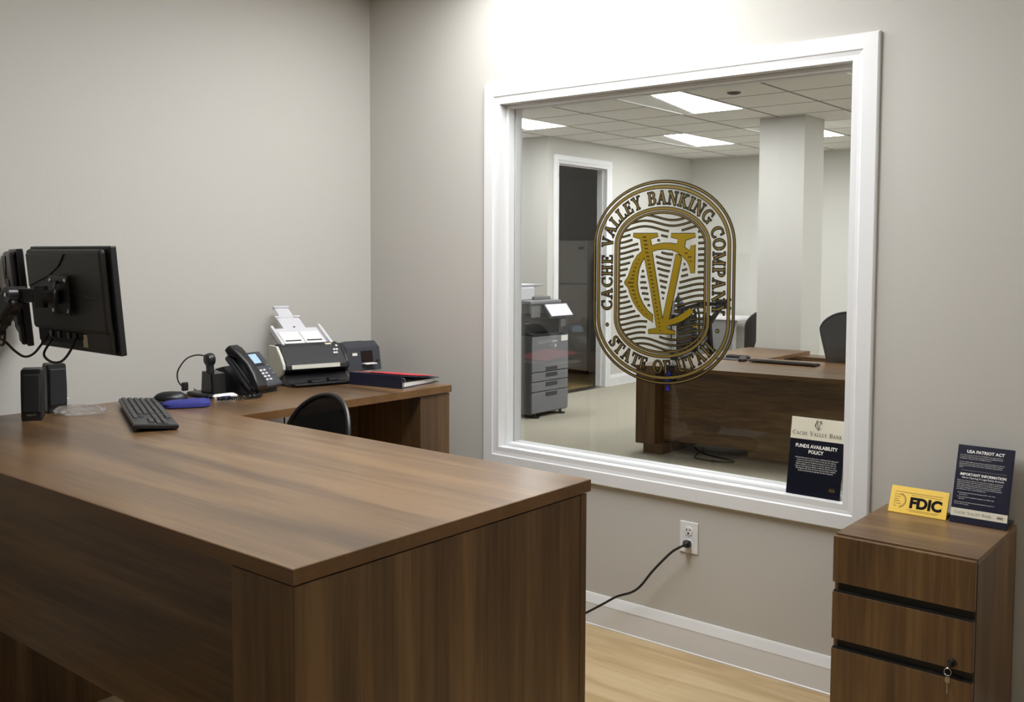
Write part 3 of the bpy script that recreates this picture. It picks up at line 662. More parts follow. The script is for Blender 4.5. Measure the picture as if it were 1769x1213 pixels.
while zz < .262:
    run = []
    for i in range(-97, 95):
        x = i*.002; z = zz+.0105*math.cos(2*PI*(x+.079)/.252)
        ok = i < 94 and in_st(x, z) and not blocked((x, z))
        if ok: run.append((x, z))
        if (not ok) and run:
            if len(run) >= 5: ribbon(b1, sh, run, .0094, 1); ribbon(b2, sh, run[1:-1], .0018, 2)
            run = []
    zz += .0213
obj('wave_outline', b1, M['vinyl'], t); obj('waves', b2, M['gold2'], t)

# ---- outlet and cord
t = thing('wall_outlet', 'white duplex outlet with screw plate below the window', 'outlet', (1.7165, 0, .4265))
part('plate', M['trim'], t, (box, -.0375, .0375, -.006, 0, -.058, .058, .003))
for dz in (.024, -.022):
    s_ = part('socket', M['trim'], t, (lathe, [(.0165,0),(.0165,.0022),(.015,.0028)], {'mtx': TR(0, -.006, dz) @ RX(PI/2)}))
    if dz > 0:
        part('slot', M['blackink'], s_, (box, -.0085, -.0055, -.0095, -.0085, dz-.001, dz+.009), (box, .0050, .0080, -.0095, -.0085, dz+.001, dz+.009), (lathe, [(.0036,0),(.0036,.001)], {'mtx': TR(0, -.0085, dz-.008) @ RX(PI/2)}))
t = thing('power_cord', 'black power cord plugged into the outlet, trailing behind the desk', 'cord', (1.7165, -.010, .405))
part('plug', M['black'], t, (loft, [[(x, -d, z) for x, z in rrect(w_, h_, .004)] for d, w_, h_ in ((0,.026,.024),(.012,.027,.025),(.02,.022,.02),(.024,.013,.013),(.034,.010,.010))]), shade=True)
cpts = smooth([(0,-.030,0),(-.010,-.044,-.006),(-.045,-.050,-.034),(-.115,-.052,-.112),(-.165,-.054,-.178),(-.205,-.056,-.212),(-.270,-.058,-.243),(-.335,-.06,-.288),(-.42,-.07,-.345),(-.50,-.12,-.392),(-.62,-.22,-.399)], 8)
bm = bmesh.new(); tube(bm, cpts, .0046, 10); obj('cable', bm, M['black'], t, shade=True)

# ---- things on the desk
def ell(bm, c, r, n=16, m_=9, zc=-1.0):
    rings = []
    for i in range(m_+1):
        a = -PI/2+PI*i/m_; z = max(math.sin(a), zc); q = max(math.cos(a), .02)
        rings.append([(c[0]+r[0]*q*math.cos(2*PI*k/n), c[1]+r[1]*q*math.sin(2*PI*k/n), c[2]+r[2]*z) for k in range(n)])
    loft(bm, rings)
def coil(pts, r, turns):
    P_ = smooth(pts, 40); N = len(P_); out = []
    for i, p in enumerate(P_):
        t_ = (P_[min(i+1,N-1)]-P_[max(i-1,0)]).normalized(); a = Vector((0,0,1)); x = t_.cross(a).normalized(); y = t_.cross(x)
        f = 2*PI*turns*i/(N-1); out.append(p+r*(math.cos(f)*x+math.sin(f)*y))
    return out
# keyboard
t = thing('keyboard', 'black full-size computer keyboard lying on the front desk', 'keyboard', (.628, -1.494, ZD+.0005), math.radians(-24))
KL, KW = .560, .122
Rk = TR(0, 0, .0095) @ RX(-.075)
part('case', M['black'], t, (box, -KL/2, KL/2, -KW/2, KW/2, -.003, .010, .004, {'mtx': Rk}))
part('feet', M['black'], t, (box, -KL/2+.02, -KL/2+.05, KW/2-.02, KW/2-.012, 0, .008), (box, KL/2-.05, KL/2-.02, KW/2-.02, KW/2-.012, 0, .008), (box, -KL/2+.02, KL/2-.02, -KW/2+.008, -KW/2+.016, 0, .012))
kn = 0; km = None
rows = [[(i, 1) for i in range(15)], [(i, 1) for i in range(13)]+[(13, 2)], [(0, 1.5)]+[(1.5+i, 1) for i in range(12)]+[(13.5, 1.5)], [(0, 1.8)]+[(1.8+i, 1) for i in range(11)]+[(12.8, 2.2)], [(0, 2.3)]+[(2.3+i, 1) for i in range(10)]+[(12.3, 2.7)], [(0,1.4),(1.4,1.2),(2.6,1.2),(3.8,5.6),(9.4,1.2),(10.6,1.2),(11.8,1.2),(13,2)]]
cells = [(x, r, w_) for r, rw in enumerate(rows) for x, w_ in rw]
cells += [(15.5+i, r, 1) for r in (0, 1, 2) for i in range(3)] + [(16.5, 4, 1)] + [(15.5+i, 5, 1) for i in range(3)] + [(19+i, r, 1) for r in (1, 2, 3, 4, 5) for i in range(4 if r < 5 else 3)]
px, pz = (KL-.02)/23, .0182; cache = {}
for x, r, w_ in cells[:100]:
    if w_ not in cache:
        bm = bmesh.new(); loft(bm, [[(a, b, z) for a, b in rrect(px*w_-.0022-q, pz-.0028-q, .0015, 2)] for z, q in ((0, 0), (.0045, .003), (.0055, .0045))])
        bmesh.ops.recalc_face_normals(bm, faces=bm.faces); me = bpy.data.meshes.new('key'); bm.to_mesh(me); bm.free(); me.materials.append(M['key']); cache[w_] = me
    o = bpy.data.objects.new('key', cache[w_]); C.objects.link(o); o.parent = t
    o.matrix_local = Rk @ TR(-KL/2+.010+px*(x+w_/2), KW/2-.0075-pz*(r+.5), .0095)
bm = bmesh.new(); tube(bm, smooth([(-KL/2+.06,KW/2-.002,.012),(-KL/2+.03,KW/2+.04,.004),(-KL/2-.06,KW/2+.035,.003),(-KL/2-.09,KW/2-.02,.003),(-KL/2-.02,-KW/2+.03,.003),(-KL/2+.01,-KW/2+.055,.003)], 8), .0022, 6); obj('cable', bm, M['black'], t, shade=True)
# mouse and wrist-rest pad
t = thing('mouse_pad', 'blue mouse pad with padded wrist rest at the front desk', 'mouse pad', (.470, -1.262, ZD), math.radians(-30))
part('pad', M['blue'], t, (prism, rrect(.19, .16, .03, 6), 0, .004, 2))
bm = bmesh.new(); loft(bm, [[(.085+a*q, b*q, z) for a, b in rrect(.072, .15, .034, 6)] for z, q in ((.003,1),(.014,1.0),(.021,.88),(.024,.6))]); obj('wrist_rest', bm, M['blue'], t, shade=True)
def make_mouse(lab, loc, rz):
    t = thing('computer_mouse', lab, 'mouse', loc, rz)
    bm = bmesh.new(); loft(bm, [[(x+.055*0, y*q2, z) for x, y in [(.056*q*math.cos(2*PI*k/20), .032*q*math.sin(2*PI*k/20)*(1+.12*math.cos(2*PI*k/20))) for k in range(20)]] for z, q, q2 in ((0,.96,1),(.010,1,1),(.022,.93,.95),(.031,.74,.82),(.036,.45,.6),(.0375,.12,.3))]); obj('shell', bm, M['black'], t, shade=True)
    part('scroll_wheel', M['black'], t, (lathe, [(.009,-.003),(.010,0),(.009,.003)], {'mtx': TR(.03, 0, .026) @ RX(PI/2)})); return t
make_mouse('black computer mouse on the blue pad of the front desk', (.432, -1.295, ZD+.0042), math.radians(58))
# speakers
def speaker(lab, loc, rz, sc):
    t = thing('speaker', lab, 'speaker', loc, rz)
    prof = [(-.036,0),(.050,0),(.054,.02),(.052,.10),(.040,.175),(.030,.182),(-.028,.180),(-.040,.10)]
    prof = [(a*sc, b*sc) for a, b in prof]
    part('cabinet', M['black'], t, (prism, prof, -.034*sc, .034*sc, 0, .006))
    g = part('grille', M['blackmat'], t, (box, -.028*sc, .028*sc, -.044*sc, -.034*sc, .030*sc, .165*sc, .004))
    part('foot', M['black'], t, (box, -.030*sc, .030*sc, -.036*sc, .046*sc, -.0, .006*sc)); return t, sc
t, sc = speaker('black desktop speaker, front one of the pair beside the clear bag', (.408, -1.742, ZD), math.radians(60), .87)
sh = Sheet((0, -.0418, .018), (1,0,0), (0,0,1), .0003); bm = bmesh.new(); text(bm, sh, 'logitech', .0085, 0, 0); obj('lettering', bm, M['greyink'], t)
t, sc = speaker('black desktop speaker, rear one of the pair nearer the wall', (.318, -1.632, ZD), math.radians(78), .87)
part('knob', M['chrome'], t, (lathe, [(.004,0),(.004,.006)], {'mtx': TR(.030, .0, .04) @ RY(PI/2)}))
# clear bag
bm = bmesh.new(); rings = []
for i in range(11):
    a = -PI/2+PI*i/10; q = max(math.cos(a), .04); rings.append([((.082+.010*random.uniform(-1,1))*q*math.cos(2*PI*k/22), (.038+.009*random.uniform(-1,1))*q*math.sin(2*PI*k/22), .016+.016*math.sin(a)+random.uniform(-.0035,.0035)*q) for k in range(22)])
loft(bm, rings)
for v in bm.verts: v.co.z = max(v.co.z, 0)
o = obj('plastic_bag', bm, M['clear'], None, (.437, -1.612, ZD+.0005)); o.rotation_euler = (0,0,math.radians(48)); tag(o, 'small crumpled clear plastic bag on the desk beside the speakers', 'bag')
# headset on its charger
t = thing('headset', 'black wireless headset with thin headband resting in its charging stand', 'headset', (.385, -1.110, ZD), 0)
part('base', M['black'], t, (box, -.075, .060, -.05, .042, 0, .016, .006))
part('cradle', M['gloss'], t, (prism, [(-.018,.014),(.058,.014),(.050,.085),(-.012,.092)], -.028, .032, 1, .005))
part('earpiece', M['black'], t, (lathe, [(.012,-.016),(.022,-.012),(.024,.0),(.020,.012),(.010,.015)], {'mtx': TR(-.004, .0, .132) @ RX(PI/2)}, ), shade=True)
part('boom', M['black'], t, (box, .002, .022, -.012, .012, .080, .150, .004, {'mtx': RY(-.12)}))
bm = bmesh.new(); tube(bm, smooth([(-.02,0,.142),(-.08,0,.143),(-.15,0,.125),(-.205,0,.082),(-.215,0,.05),(-.20,0,.028),(-.165,0,.012)], 8), .0028, 8); obj('headband', bm, M['black'], t, shade=True)
part('temple_pad', M['blackmat'], t, (box, -.172, -.158, -.012, .012, .004, .036, .004))
bm = bmesh.new(); tube(bm, smooth([(-.075,0,.008),(-.11,.01,.012),(-.15,.03,.004),(-.20,.06,.003)], 6), .002, 6); obj('cable', bm, M['black'], t, shade=True)
# snack packet
t = thing('packet', 'small shiny white and blue packet lying between headset stand and phone', 'packet', (.452, -1.098, ZD), math.radians(75))
bm = bmesh.new(); loft(bm, [[(x, y, z) for x, y in rrect(w_, d_, .006)] for z, w_, d_ in ((0,.085,.040),(.008,.088,.044),(.014,.07,.03))]); obj('wrapper', bm, M['paper'], t, shade=True)
part('stripe', M['blue'], t, (box, -.020, .016, -.0225, .0225, .0005, .0085))
# telephone
t = thing('desk_phone', 'black office telephone with lit display, handset on its left side', 'telephone', (.400, -.962, ZD), math.radians(104))
A_ = math.radians(46)
part('stand', M['black'], t, (prism, [(-.070,0),(.075,0),(.085,.09),(.050,.10),(-.070,.014)], -.080, .080, 0, .004))
Bx = TR(0, -.078, .012) @ RX(A_)
part('body', M['dgrey'], t, (box, -.088, .088, 0, .165, 0, .024, .009, {'mtx': Bx}))
part('handset_cradle', M['black'], t, (box, -.088, -.036, .002, .163, .018, .030, .006, {'mtx': Bx}))
sc_ = part('screen_bezel', M['black'], t, (box, -.036, .060, .094, .158, .0225, .0255, .002, {'mtx': Bx})); part('display', M['screen'], sc_, (box, -.028, .050, .106, .150, .0252, .0262, 0, {'mtx': Bx}))
for r in range(4):
    for c in range(3): part('button', M['lgrey'], t, (box, -.008+.019*c, .0045+.019*c, .024+.0145*r, .0325+.0145*r, .023, .0275, .002, {'mtx': Bx}))
for r in range(3): part('side_button', M['mgrey'], t, (lathe, [(.0045,0),(.0045,.004),(.003,.005)], {'mtx': Bx @ TR(-.023, .030+.016*r, .0235)}))
for r in range(3): part('line_button', M['mgrey'], t, (box, .062, .076, .050+.02*r, .056+.02*r, .0235, .0265, .001, {'mtx': Bx}))
bm = bmesh.new(); lp = []
for y, h0, hw, zc in ((-.012,.030,.027,.038),(.012,.038,.029,.042),(.035,.026,.024,.052),(.085,.022,.021,.058),(.135,.026,.024,.052),(.160,.038,.029,.042),(.182,.030,.026,.038)):
    lp.append([Bx @ Vector((-.063+x, y, zc+z)) for x, z in rrect(hw*2, h0, .009)])
loft(bm, lp); obj('handset', bm, M['black'], t, shade=True)
bm = bmesh.new(); tube(bm, coil([(-.063,-.080,.028),(-.066,-.105,.012),(-.085,-.128,.009),(-.13,-.128,.009),(-.19,-.10,.009),(-.225,-.06,.009)], .0052, 46), .0026, 6); obj('coiled_cord', bm, M['black'], t, shade=True)
# document scanner
t = thing('document_scanner', 'black document scanner with raised white paper chute', 'scanner', (.415, -.652, ZD), math.radians(75))
SW = .128
part('base', M['black'], t, (prism, [(-.03,0),(.165,0),(.165,.05),(.03,.05),(-.03,.012)], -SW-.002, SW+.002, 0, .005))
part('cover', M['gloss'] if 0 else M['blackmat'], t, (prism, [(.018,.052),(-.006,.064),(-.004,.078),(.018,.100),(.066,.146),(.105,.156),(.125,.150),(.13,.05)], -SW, SW, 0, .004))
part('lip', M['cream'], t, (prism, [(-.0115,.066),(-.0045,.0655),(-.003,.081),(-.009,.082)], -SW+.02, SW-.035, 0, .001))
for a in (-1, 1):
    part('side_panel', M['cream'] if a < 0 else M['black'], t, (prism, [(.020,.045),(.002,.066),(.006,.084),(.030,.112),(.075,.150),(.150,.150),(.168,.10),(.165,.02),(.06,.02)], min(a*SW, a*(SW+.012)), max(a*SW, a*(SW+.012)), 0, .003))
part('output_tray', M['black'], t, (box, -SW+.01, SW-.01, -.065, .03, .006, .014, .003), (box, -.050, .0, -.06, -.01, .012, .022, .004), (box, .030, .075, -.04, .0, .012, .026, .005))
Cq = RX(math.radians(46))
for i, (a, b) in enumerate(((.078,.016),(.088,.016),(.083,.028),(.094,.028),(.098,.042))): part('button', M['lgrey'], t, (lathe, [(.005,0),(.005,.003),(.003,.004)], {'mtx': TR(a+.010, .018+b, .101+b*.97) @ Cq}))
part('lcd', M['label'], t, (box, .070, .096, .0, .018, -.001, .0015, .0005, {'mtx': TR(0, .074, .147) @ RX(math.radians(15))}))
Ct = TR(0, .105, .142) @ RX(math.radians(27))
part('chute', M['lgrey'], t, (box, -.098, .098, 0, .135, 0, .006, .002, {'mtx': Ct}), (box, -.108, -.096, -.01, .135, -.002, .022, .003, {'mtx': Ct}), (box, .096, .108, -.01, .135, -.002, .022, .003, {'mtx': Ct}))
part('chute_back', M['black'], t, (box, -.104, .104, -.01, .130, -.012, -.001, .003, {'mtx': Ct}))
part('paper_guide', M['ink'], t, (box, -.085, -.004, .004, .100, .006, .010, .002, {'mtx': Ct}), (box, .004, .085, .004, .100, .006, .010, .002, {'mtx': Ct}))
part('guide_slot', M['blackink'], t, (box, -.078, -.012, .026, .034, .010, .0108, 0, {'mtx': Ct}), (box, .012, .078, .026, .034, .010, .0108, 0, {'mtx': Ct}))
ex = part('chute_extension', M['lgrey'], t, (box, -.048, .048, .130, .222, .001, .006, .001, {'mtx': Ct}), (box, -.055, -.028, .215, .225, .0, .012, .001, {'mtx': Ct}), (box, .028, .055, .215, .225, .0, .012, .001, {'mtx': Ct}))
part('extension_stop', M['lgrey'], ex, (box, -.030, .030, .215, .298, .002, .006, .001, {'mtx': Ct}), (box, -.034, .034, .294, .305, .0, .014, .001, {'mtx': Ct}))
part('eyelet', M['navy'], ex, (lathe, [(.0045,0),(.0045,.0015)], {'mtx': Ct @ TR(.0, .142, .006)}))
# cheque scanner behind it
t = thing('cheque_scanner', 'dark grey cheque scanner with square slot window, behind the red folder', 'scanner', (.215, -.225, ZD), math.radians(80))
part('housing', M['dgrey'], t, (prism, [(-.0,0),(.19,0),(.19,.104),(.06,.126),(.019,.102)], -.085, .085, 0, .006))
part('slot_window', M['lcd'], t, (box, -.016, .044, -.002, .004, .030, .088, .001, {'mtx': RX(-.184)}))
part('paper_slip', M['paper'], t, (box, -.016, .042, -.03, .01, .030, .034))
part('label_plate', M['ink'], t, (box, -.058, -.034, -.0015, .002, .068, .080, .0003, {'mtx': RX(-.184)}))
part('top_slot', M['blackmat'], t, (box, -.055, .035, .075, .095, .118, .1245, .001))
part('button', M['black'], t, (box, .058, .074, -.002, .004, .034, .046, .001, {'mtx': RX(-.184)}))
# binder and folder
t = thing('ring_binder', 'navy ring binder lying flat at the end of the desk', 'binder', (.639, -.552, ZD), math.radians(9.7))
part('spine', M['navy'], t, (box, -.128, .128, 0, .004, .0, .050, .001))
part('bottom_cover', M['navy'], t, (box, -.128, .128, .003, .248, 0, .003, .0008))
part('top_cover', M['navy'], t, (prism, [(.002,.047),(.002,.050),(.12,.0345),(.248,.020),(.248,.017),(.12,.0315)], -.128, .128, 0))
part('paper_stack', M['paper'], t, (prism, [(.03,.0035),(.03,.018),(.14,.017),(.240,.0155),(.240,.0035)], -.118, .118, 0))
for x in (-.09, 0, .09, .116):
    bm = bmesh.new(); tube(bm, [(x, .022+.017*math.cos(2*PI*k/20), .021+.017*math.sin(2*PI*k/20)) for k in range(21)], .0013, 6); obj('ring', bm, M['chrome'], t, shade=True)
o = part('folder', M['red'], None, (prism, [(.030,.0478),(.030,.0498),(.12,.0372),(.252,.0225),(.252,.0212),(.12,.0356)], -.122, .108, 0))
for v in o.data.vertices: v.co.z += .0016
o.location = (.639, -.552, ZD); o.rotation_euler = (0,0,math.radians(9.7)); tag(o, 'red card folder lying on top of the navy binder', 'folder')
# ---- monitors
def monitor(lab, loc, rz, W_, H_):
    t = thing('monitor', lab, 'monitor', loc, rz)
    Rm = RX(math.radians(5))           # leans back towards -y; the screen faces +y
    def mp(*a, **k): return (box, *a, {'mtx': Rm}) if not k else (box, *a, {'mtx': Rm, **k})
    part('panel', M['black'], t, mp(-W_/2, W_/2, -.006, .012, 0, H_, .003))
    part('screen', M['gloss'], t, mp(-W_/2+.008, W_/2-.008, .0118, .0128, .016, H_-.008))
    part('housing', M['monitor'], t, mp(-W_/2+.006, W_/2-.018, -.026, -.004, .056, H_-.006, .012), mp(.085, W_/2-.018, -.020, -.004, .004, .07, .006))
    sh = Sheet(Rm @ Vector((0,-.0255,0)), (1,0,0), Rm @ Vector((0,0,1)))
    bm = bmesh.new()
    top = [(-W_/2+.018, H_-.02), (.06, H_-.02)]; low = [arcp for arcp in [(.06+(-W_/2+.018-.06)*k/12, H_-.02-.085*math.sin(PI/2*(k/12))**1.6*(1 if k < 11 else 1)) for k in range(13)]]
    prism(bm, [(-W_/2+.02, H_-.02), (.02, H_-.02), (-.02, H_-.055), (-.09, H_-.082), (-W_/2+.02, H_-.115)], -.030, -.022, 1, .002, Rm)
    obj('back_relief', bm, M['monitor'], t)
    bm = bmesh.new(); tube(bm, smooth([Rm @ Vector(q) for q in ((-.09,-.026,H_-.084),(-.03,-.027,H_-.10),(.04,-.027,H_-.122),(.12,-.027,H_-.136),(W_/2-.03,-.025,H_-.142))], 6), .0022, 6); obj('crease', bm, M['monitor'], t, shade=True)
    part('port_bay', M['blackmat'], t, mp(-W_/2+.010, .085, -.012, -.004, .018, .060, .002))
    for x in (-.15, -.10, -.04, .0, .035): part('port', M['gloss'], t, mp(x, x+.018, -.018, -.010, .034, .052, .001))
    part('sticker', M['label'], t, mp(.048, .082, -.0132, -.0118, .014, .050))
    for x, z in ((-.09,.195),(-.04,.195),(-.09,.125),(-.04,.125)): pass
    return t
monitor('black computer monitor seen from behind, larger one of the pair above the desk', (.745, -1.755, 1.176), math.radians(-1.5), .49, .295)
monitor('black computer monitor seen almost edge-on at the left picture edge', (.252, -1.692, 1.172), math.radians(-20.5), .470, .292)
t = thing('monitor_mount', 'black jointed double monitor arm entering at the left picture edge', 'monitor arm', (.28, -2.02, ZD))
def Lp(x, y, z): return Vector((x-.28, y+2.02, z-ZD))
part('clamp', M['black'], t, (box, -.045, .045, -.112, .05, 0, .012, .003), (box, -.035, .035, -.114, -.105, -.075, .004, .002), (box, -.035, .035, -.114, -.05, -.075, -.065, .002))
part('pole', M['black'], t, (lathe, [(.022,.010),(.022,.02),(.0175,.024),(.0175,.30),(.015,.304)]), shade=True)
def seg(bm, a, b, wd, ht, bv=.006):
    a, b = Vector(a), Vector(b); x = (b-a).normalized(); y = Vector((0,0,1)).cross(x).normalized(); z = x.cross(y)
    m_ = Matrix(((x.x,y.x,z.x,a.x),(x.y,y.y,z.y,a.y),(x.z,y.z,z.z,a.z),(0,0,0,1))); box(bm, 0, (b-a).length, -wd/2, wd/2, -ht/2, ht/2, bv, m_)
part('lower_arm', M['black'], t, (seg, Lp(.28,-2.02,1.10), Lp(.405,-1.925,1.10), .040, .036), (cyl, Lp(.405,-1.925,1.075), Lp(.405,-1.925,1.145), .024, 20))
ua = part('spring_arm', M['black'], t, (seg, Lp(.405,-1.925,1.130), Lp(.640,-1.885,1.335), .046, .062, .010), (cyl, Lp(.640,-1.910,1.335), Lp(.640,-1.860,1.335), .022, 20))
part('cover', M['gloss'], ua, (seg, Lp(.43,-1.927,1.172), Lp(.60,-1.898,1.318), .028, .012, .004))
bm = bmesh.new()
for k in range(7):
    p_ = Lp(.425,-1.922,1.115)+(Lp(.62,-1.888,1.285)-Lp(.425,-1.922,1.115))*(k/6); box(bm, p_.x-.012, p_.x+.012, p_.y-.014, p_.y+.014, p_.z-.012, p_.z+.006, .003)
obj('cable_clips', bm, M['black'], ua)
part('screw', M['chrome'], ua, (cyl, Lp(.640,-1.9115,1.335), Lp(.640,-1.913,1.335), .006, 12))
part('tilt_head', M['black'], t, (box, -.0, .085, -.016, .016, -.019, .019, .004, {'mtx': TR(*Lp(.640,-1.875,1.333)) @ RZ(.35)}), (cyl, Lp(.715,-1.85,1.30), Lp(.715,-1.85,1.36), .018, 18), (cyl, Lp(.715,-1.85,1.330), Lp(.752,-1.815,1.330), .020, 18), shade=True)
vp = part('vesa_plate', M['black'], t, (box, -.055, .055, -.003, .003, -.055, .055, .001, {'mtx': TR(*Lp(.745,-1.8105,1.333)) @ RX(math.radians(5))}))
for dx in (-.042, .042):
    for dz in (-.042, .042): part('screw', M['chrome'], vp, (ell, Lp(.745+dx,-1.8145-dz*.087,1.333+dz), (.0065,.003,.0065), 10, 6))
bm = bmesh.new(); tube(bm, smooth([Lp(.735,-1.818,1.37),(Lp(.785,-1.845,1.35)),(Lp(.79,-1.845,1.31)),Lp(.77,-1.822,1.285)], 6), .004, 8); obj('cable_loop', bm, M['black'], vp, shade=True)
part('second_arm', M['black'], t, (seg, Lp(.28,-2.02,1.20), Lp(.20,-1.87,1.26), .036, .036), (seg, Lp(.20,-1.87,1.26), Lp(.33,-1.80,1.335), .034, .036), (cyl, Lp(.33,-1.82,1.315), Lp(.33,-1.765,1.322), .020, 18), (box, -.05, .05, -.004, .004, -.05, .05, .001, {'mtx': TR(*Lp(.268,-1.742,1.318)) @ RZ(math.radians(-17.7)) @ RX(math.radians(5))}), (cyl, Lp(.33,-1.765,1.322), Lp(.268,-1.745,1.318), .014, 14))
for lab, pts in (('black cable looping under the left half of the larger monitor', [(.60,-1.778,1.215),(.60,-1.80,1.185),(.585,-1.815,1.160),(.55,-1.825,1.150),(.51,-1.835,1.165),(.47,-1.85,1.195),(.45,-1.88,1.21)]),
                 ('black cable looping under the middle of the larger monitor', [(.765,-1.778,1.215),(.77,-1.80,1.175),(.74,-1.81,1.148),(.69,-1.815,1.145),(.65,-1.815,1.165),(.64,-1.785,1.205)]),
                 ('black cable loop hanging beneath the monitor arm at left', [(.56,-1.885,1.255),(.555,-1.88,1.22),(.53,-1.875,1.187),(.49,-1.875,1.187),(.46,-1.90,1.20)])):
    bm = bmesh.new(); tube(bm, smooth(pts, 8), .0036, 8); tag(obj('monitor_cable', bm, M['black'], None, shade=True), lab, 'cable')
t = thing('hanging_cable', 'thin black cable hanging behind the return, left of the chair', 'cable', (.33, -.748, .05)); 
bm = bmesh.new(); tube(bm, smooth([(0,0,.862),(0,.002,.5),(.01,.004,.2),(.02,.01,-.046)], 5), .003, 6); obj('cable', bm, M['black'], t, shade=True)
# ---- office chairs
def make_chair(lab, loc, rz):
    t = thing('office_chair', lab, 'chair', loc, rz)         # sits facing -y
    bm = bmesh.new(); loft(bm, [[(x, y*.98-.02, z) for x, y in rrect(w_, w_*.96, .09, 6)] for z, w_ in ((.42,.38),(.44,.43),(.47,.44),(.487,.40))]); obj('seat', bm, M['cfab'], t, shade=True)
    def bk(s, z):
        f = (z-.56)/.46; hw = .088+.108*min(1, f*1.35)
        return Vector((s*hw, .20+.075*f-.045*s*s, z))
    outl = []
    N = 30
    def half(zz):                    # rounded top corners
        f = (zz-.56)/.46
        return 1 if f < .62 else math.sqrt(max(0, 1-((f-.62)/.38)**2.4))
    zs = [.56+.46*(1-(1-i/N)**1.9) for i in range(N+1)]
    bm = bmesh.new(); grid = []
    for z in zs: grid.append([bm.verts.new(bk(s*max(half(z), .04), z)) for s in [-1+2*k/14 for k in range(15)]])
    for a, b in zip(grid, grid[1:]):
        for k in range(14): bm.faces.new((a[k], a[k+1], b[k+1], b[k]))
    bmesh.ops.solidify(bm, geom=bm.faces[:], thickness=.006); obj('backrest', bm, M['mesh'], t, shade=True)
    rim = [bk(-max(half(z), .04), z) for z in zs] + [bk(max(half(z), .04), z) for z in zs[::-1]]
    bm = bmesh.new(); tube(bm, rim+[rim[0]], .0085, 8); obj('back_frame', bm, M['black'], t, shade=True)
    part('back_bracket', M['black'], t, (loft, [[(x, y+o_, z) for x, y in rrect(.07, .018, .006)] for o_, z in ((.03,.405),(.17,.415),(.222,.46),(.222,.60))]), shade=True)
    part('gas_lift', M['black'], t, (lathe, [(.028,.09),(.028,.26),(.016,.262),(.016,.40),(.08,.405),(.08,.422)]), shade=True)
    for k in range(5):
        a = 2*PI*k/5+.3; d = Vector((math.cos(a), math.sin(a), 0)); lg = part('base_leg', M['black'], t, (seg, d*.02+Vector((0,0,.10)), d*.27+Vector((0,0,.072)), .034, .026))
        q = Vector((-d.y, d.x, 0)); part('caster', M['blackmat'], lg, (cyl, d*.27+q*.020+Vector((0,0,.028)), d*.27-q*.020+Vector((0,0,.028)), .028, 16))
    return t
ch0 = make_chair('black mesh-back office chair tucked into the corner of the front desk', (1.015, -1.345, 0), math.radians(-6))
ch0.scale = (.90,.90,.985)

# ================================================================== ROOM BEHIND THE WINDOW
FZ = .65
t = thing('desk', 'walnut L-shaped desk seen through the window with an overhanging top', 'desk', (.3, 3.6, 0))
def SH(u, v): return (-.417+u, 2.96+.1*u+v)
def spart(name, m, u0, u1, v0, v1, z0, z1):
    bm = bmesh.new(); prism(bm, [SH(u0,v0), SH(u1,v0), SH(u1,v1), SH(u0,v1)], z0, z1, axis=2); o = obj(name, bm, m, t); o.location = -Vector(t.location); return o
bm = bmesh.new(); prism(bm, [SH(0,0), SH(2.2,0), SH(2.2,.985), SH(.555,.985), SH(.555,1.82), SH(0,1.86)], FZ-.027, FZ, axis=2); o = obj('worktop', bm, M['woodx'], t); o.location = -Vector(t.location)
spart('edge_band', M['edge'], -.001, 2.2, -.002, 0, FZ-.027, FZ-.0005)
spart('edge_band', M['edge'], .555, .557, .985, 1.82, FZ-.027, FZ-.0005)
spart('leg', M['woodz'], .004, .157, .006, .97, .07, FZ-.027); spart('plinth', M['woodz'], .060, .215, .020, .95, 0, .0705)
spart('modesty_panel', M['woodx'], .157, 2.0, .135, .152, .085, FZ-.027)
spart('leg', M['woodz'], 2.0, 2.19, .006, .97, .0, FZ-.027)
spart('foot_rail', M['woodx'], .80, 1.9, .152, .20, .03, .12)
spart('leg', M['woodz'], .40, .55, 1.66, 1.81, 0, FZ-.027); spart('back_panel', M['woody'], .02, .04, .97, 1.8, .2, FZ-.027); spart('support_panel', M['woodz'], .60, 1.30, 1.55, 1.57, .02, FZ-.05); spart('support_rail', M['woodx'], .545, 1.30, 1.55, 1.80, FZ-.05, FZ-.027)
# keyboard, mouse, pad
t = thing('keyboard', 'black slim keyboard on the desk seen through the window', 'keyboard', (.395, 3.735, FZ), math.radians(2))
part('case', M['black'], t, (box, -.26, .26, -.062, .062, 0, .012, .004, {'mtx': TR(0,0,.004) @ RX(-.06)}))
bm = bmesh.new()
for r in range(5):
    for c in range(17): box(bm, -.25+.0295*c, -.25+.0295*c+.026, -.052+.021*r, -.052+.021*r+.018, .012, .0175, 0, TR(0,0,.004) @ RX(-.06))
o = obj('key_bank', bm, M['key'], t)
t = thing('mouse_pad', 'dark mouse pad beside the keyboard on the far desk', 'mouse pad', (-.07, 3.80, FZ), math.radians(3))
part('pad', M['blackmat'], t, (prism, rrect(.24, .19, .02, 4), 0, .004, 2)); bm = bmesh.new(); loft(bm, [[(a*q+.02, .085+b*q, z) for a, b in rrect(.20, .06, .028, 6)] for z, q in ((.003,1),(.018,1),(.026,.8))]); obj('wrist_rest', bm, M['blackmat'], t, shade=True)
make_mouse('black computer mouse left of the keyboard on the desk beyond the glass', (.075, 3.705, FZ+.0005), math.radians(95))
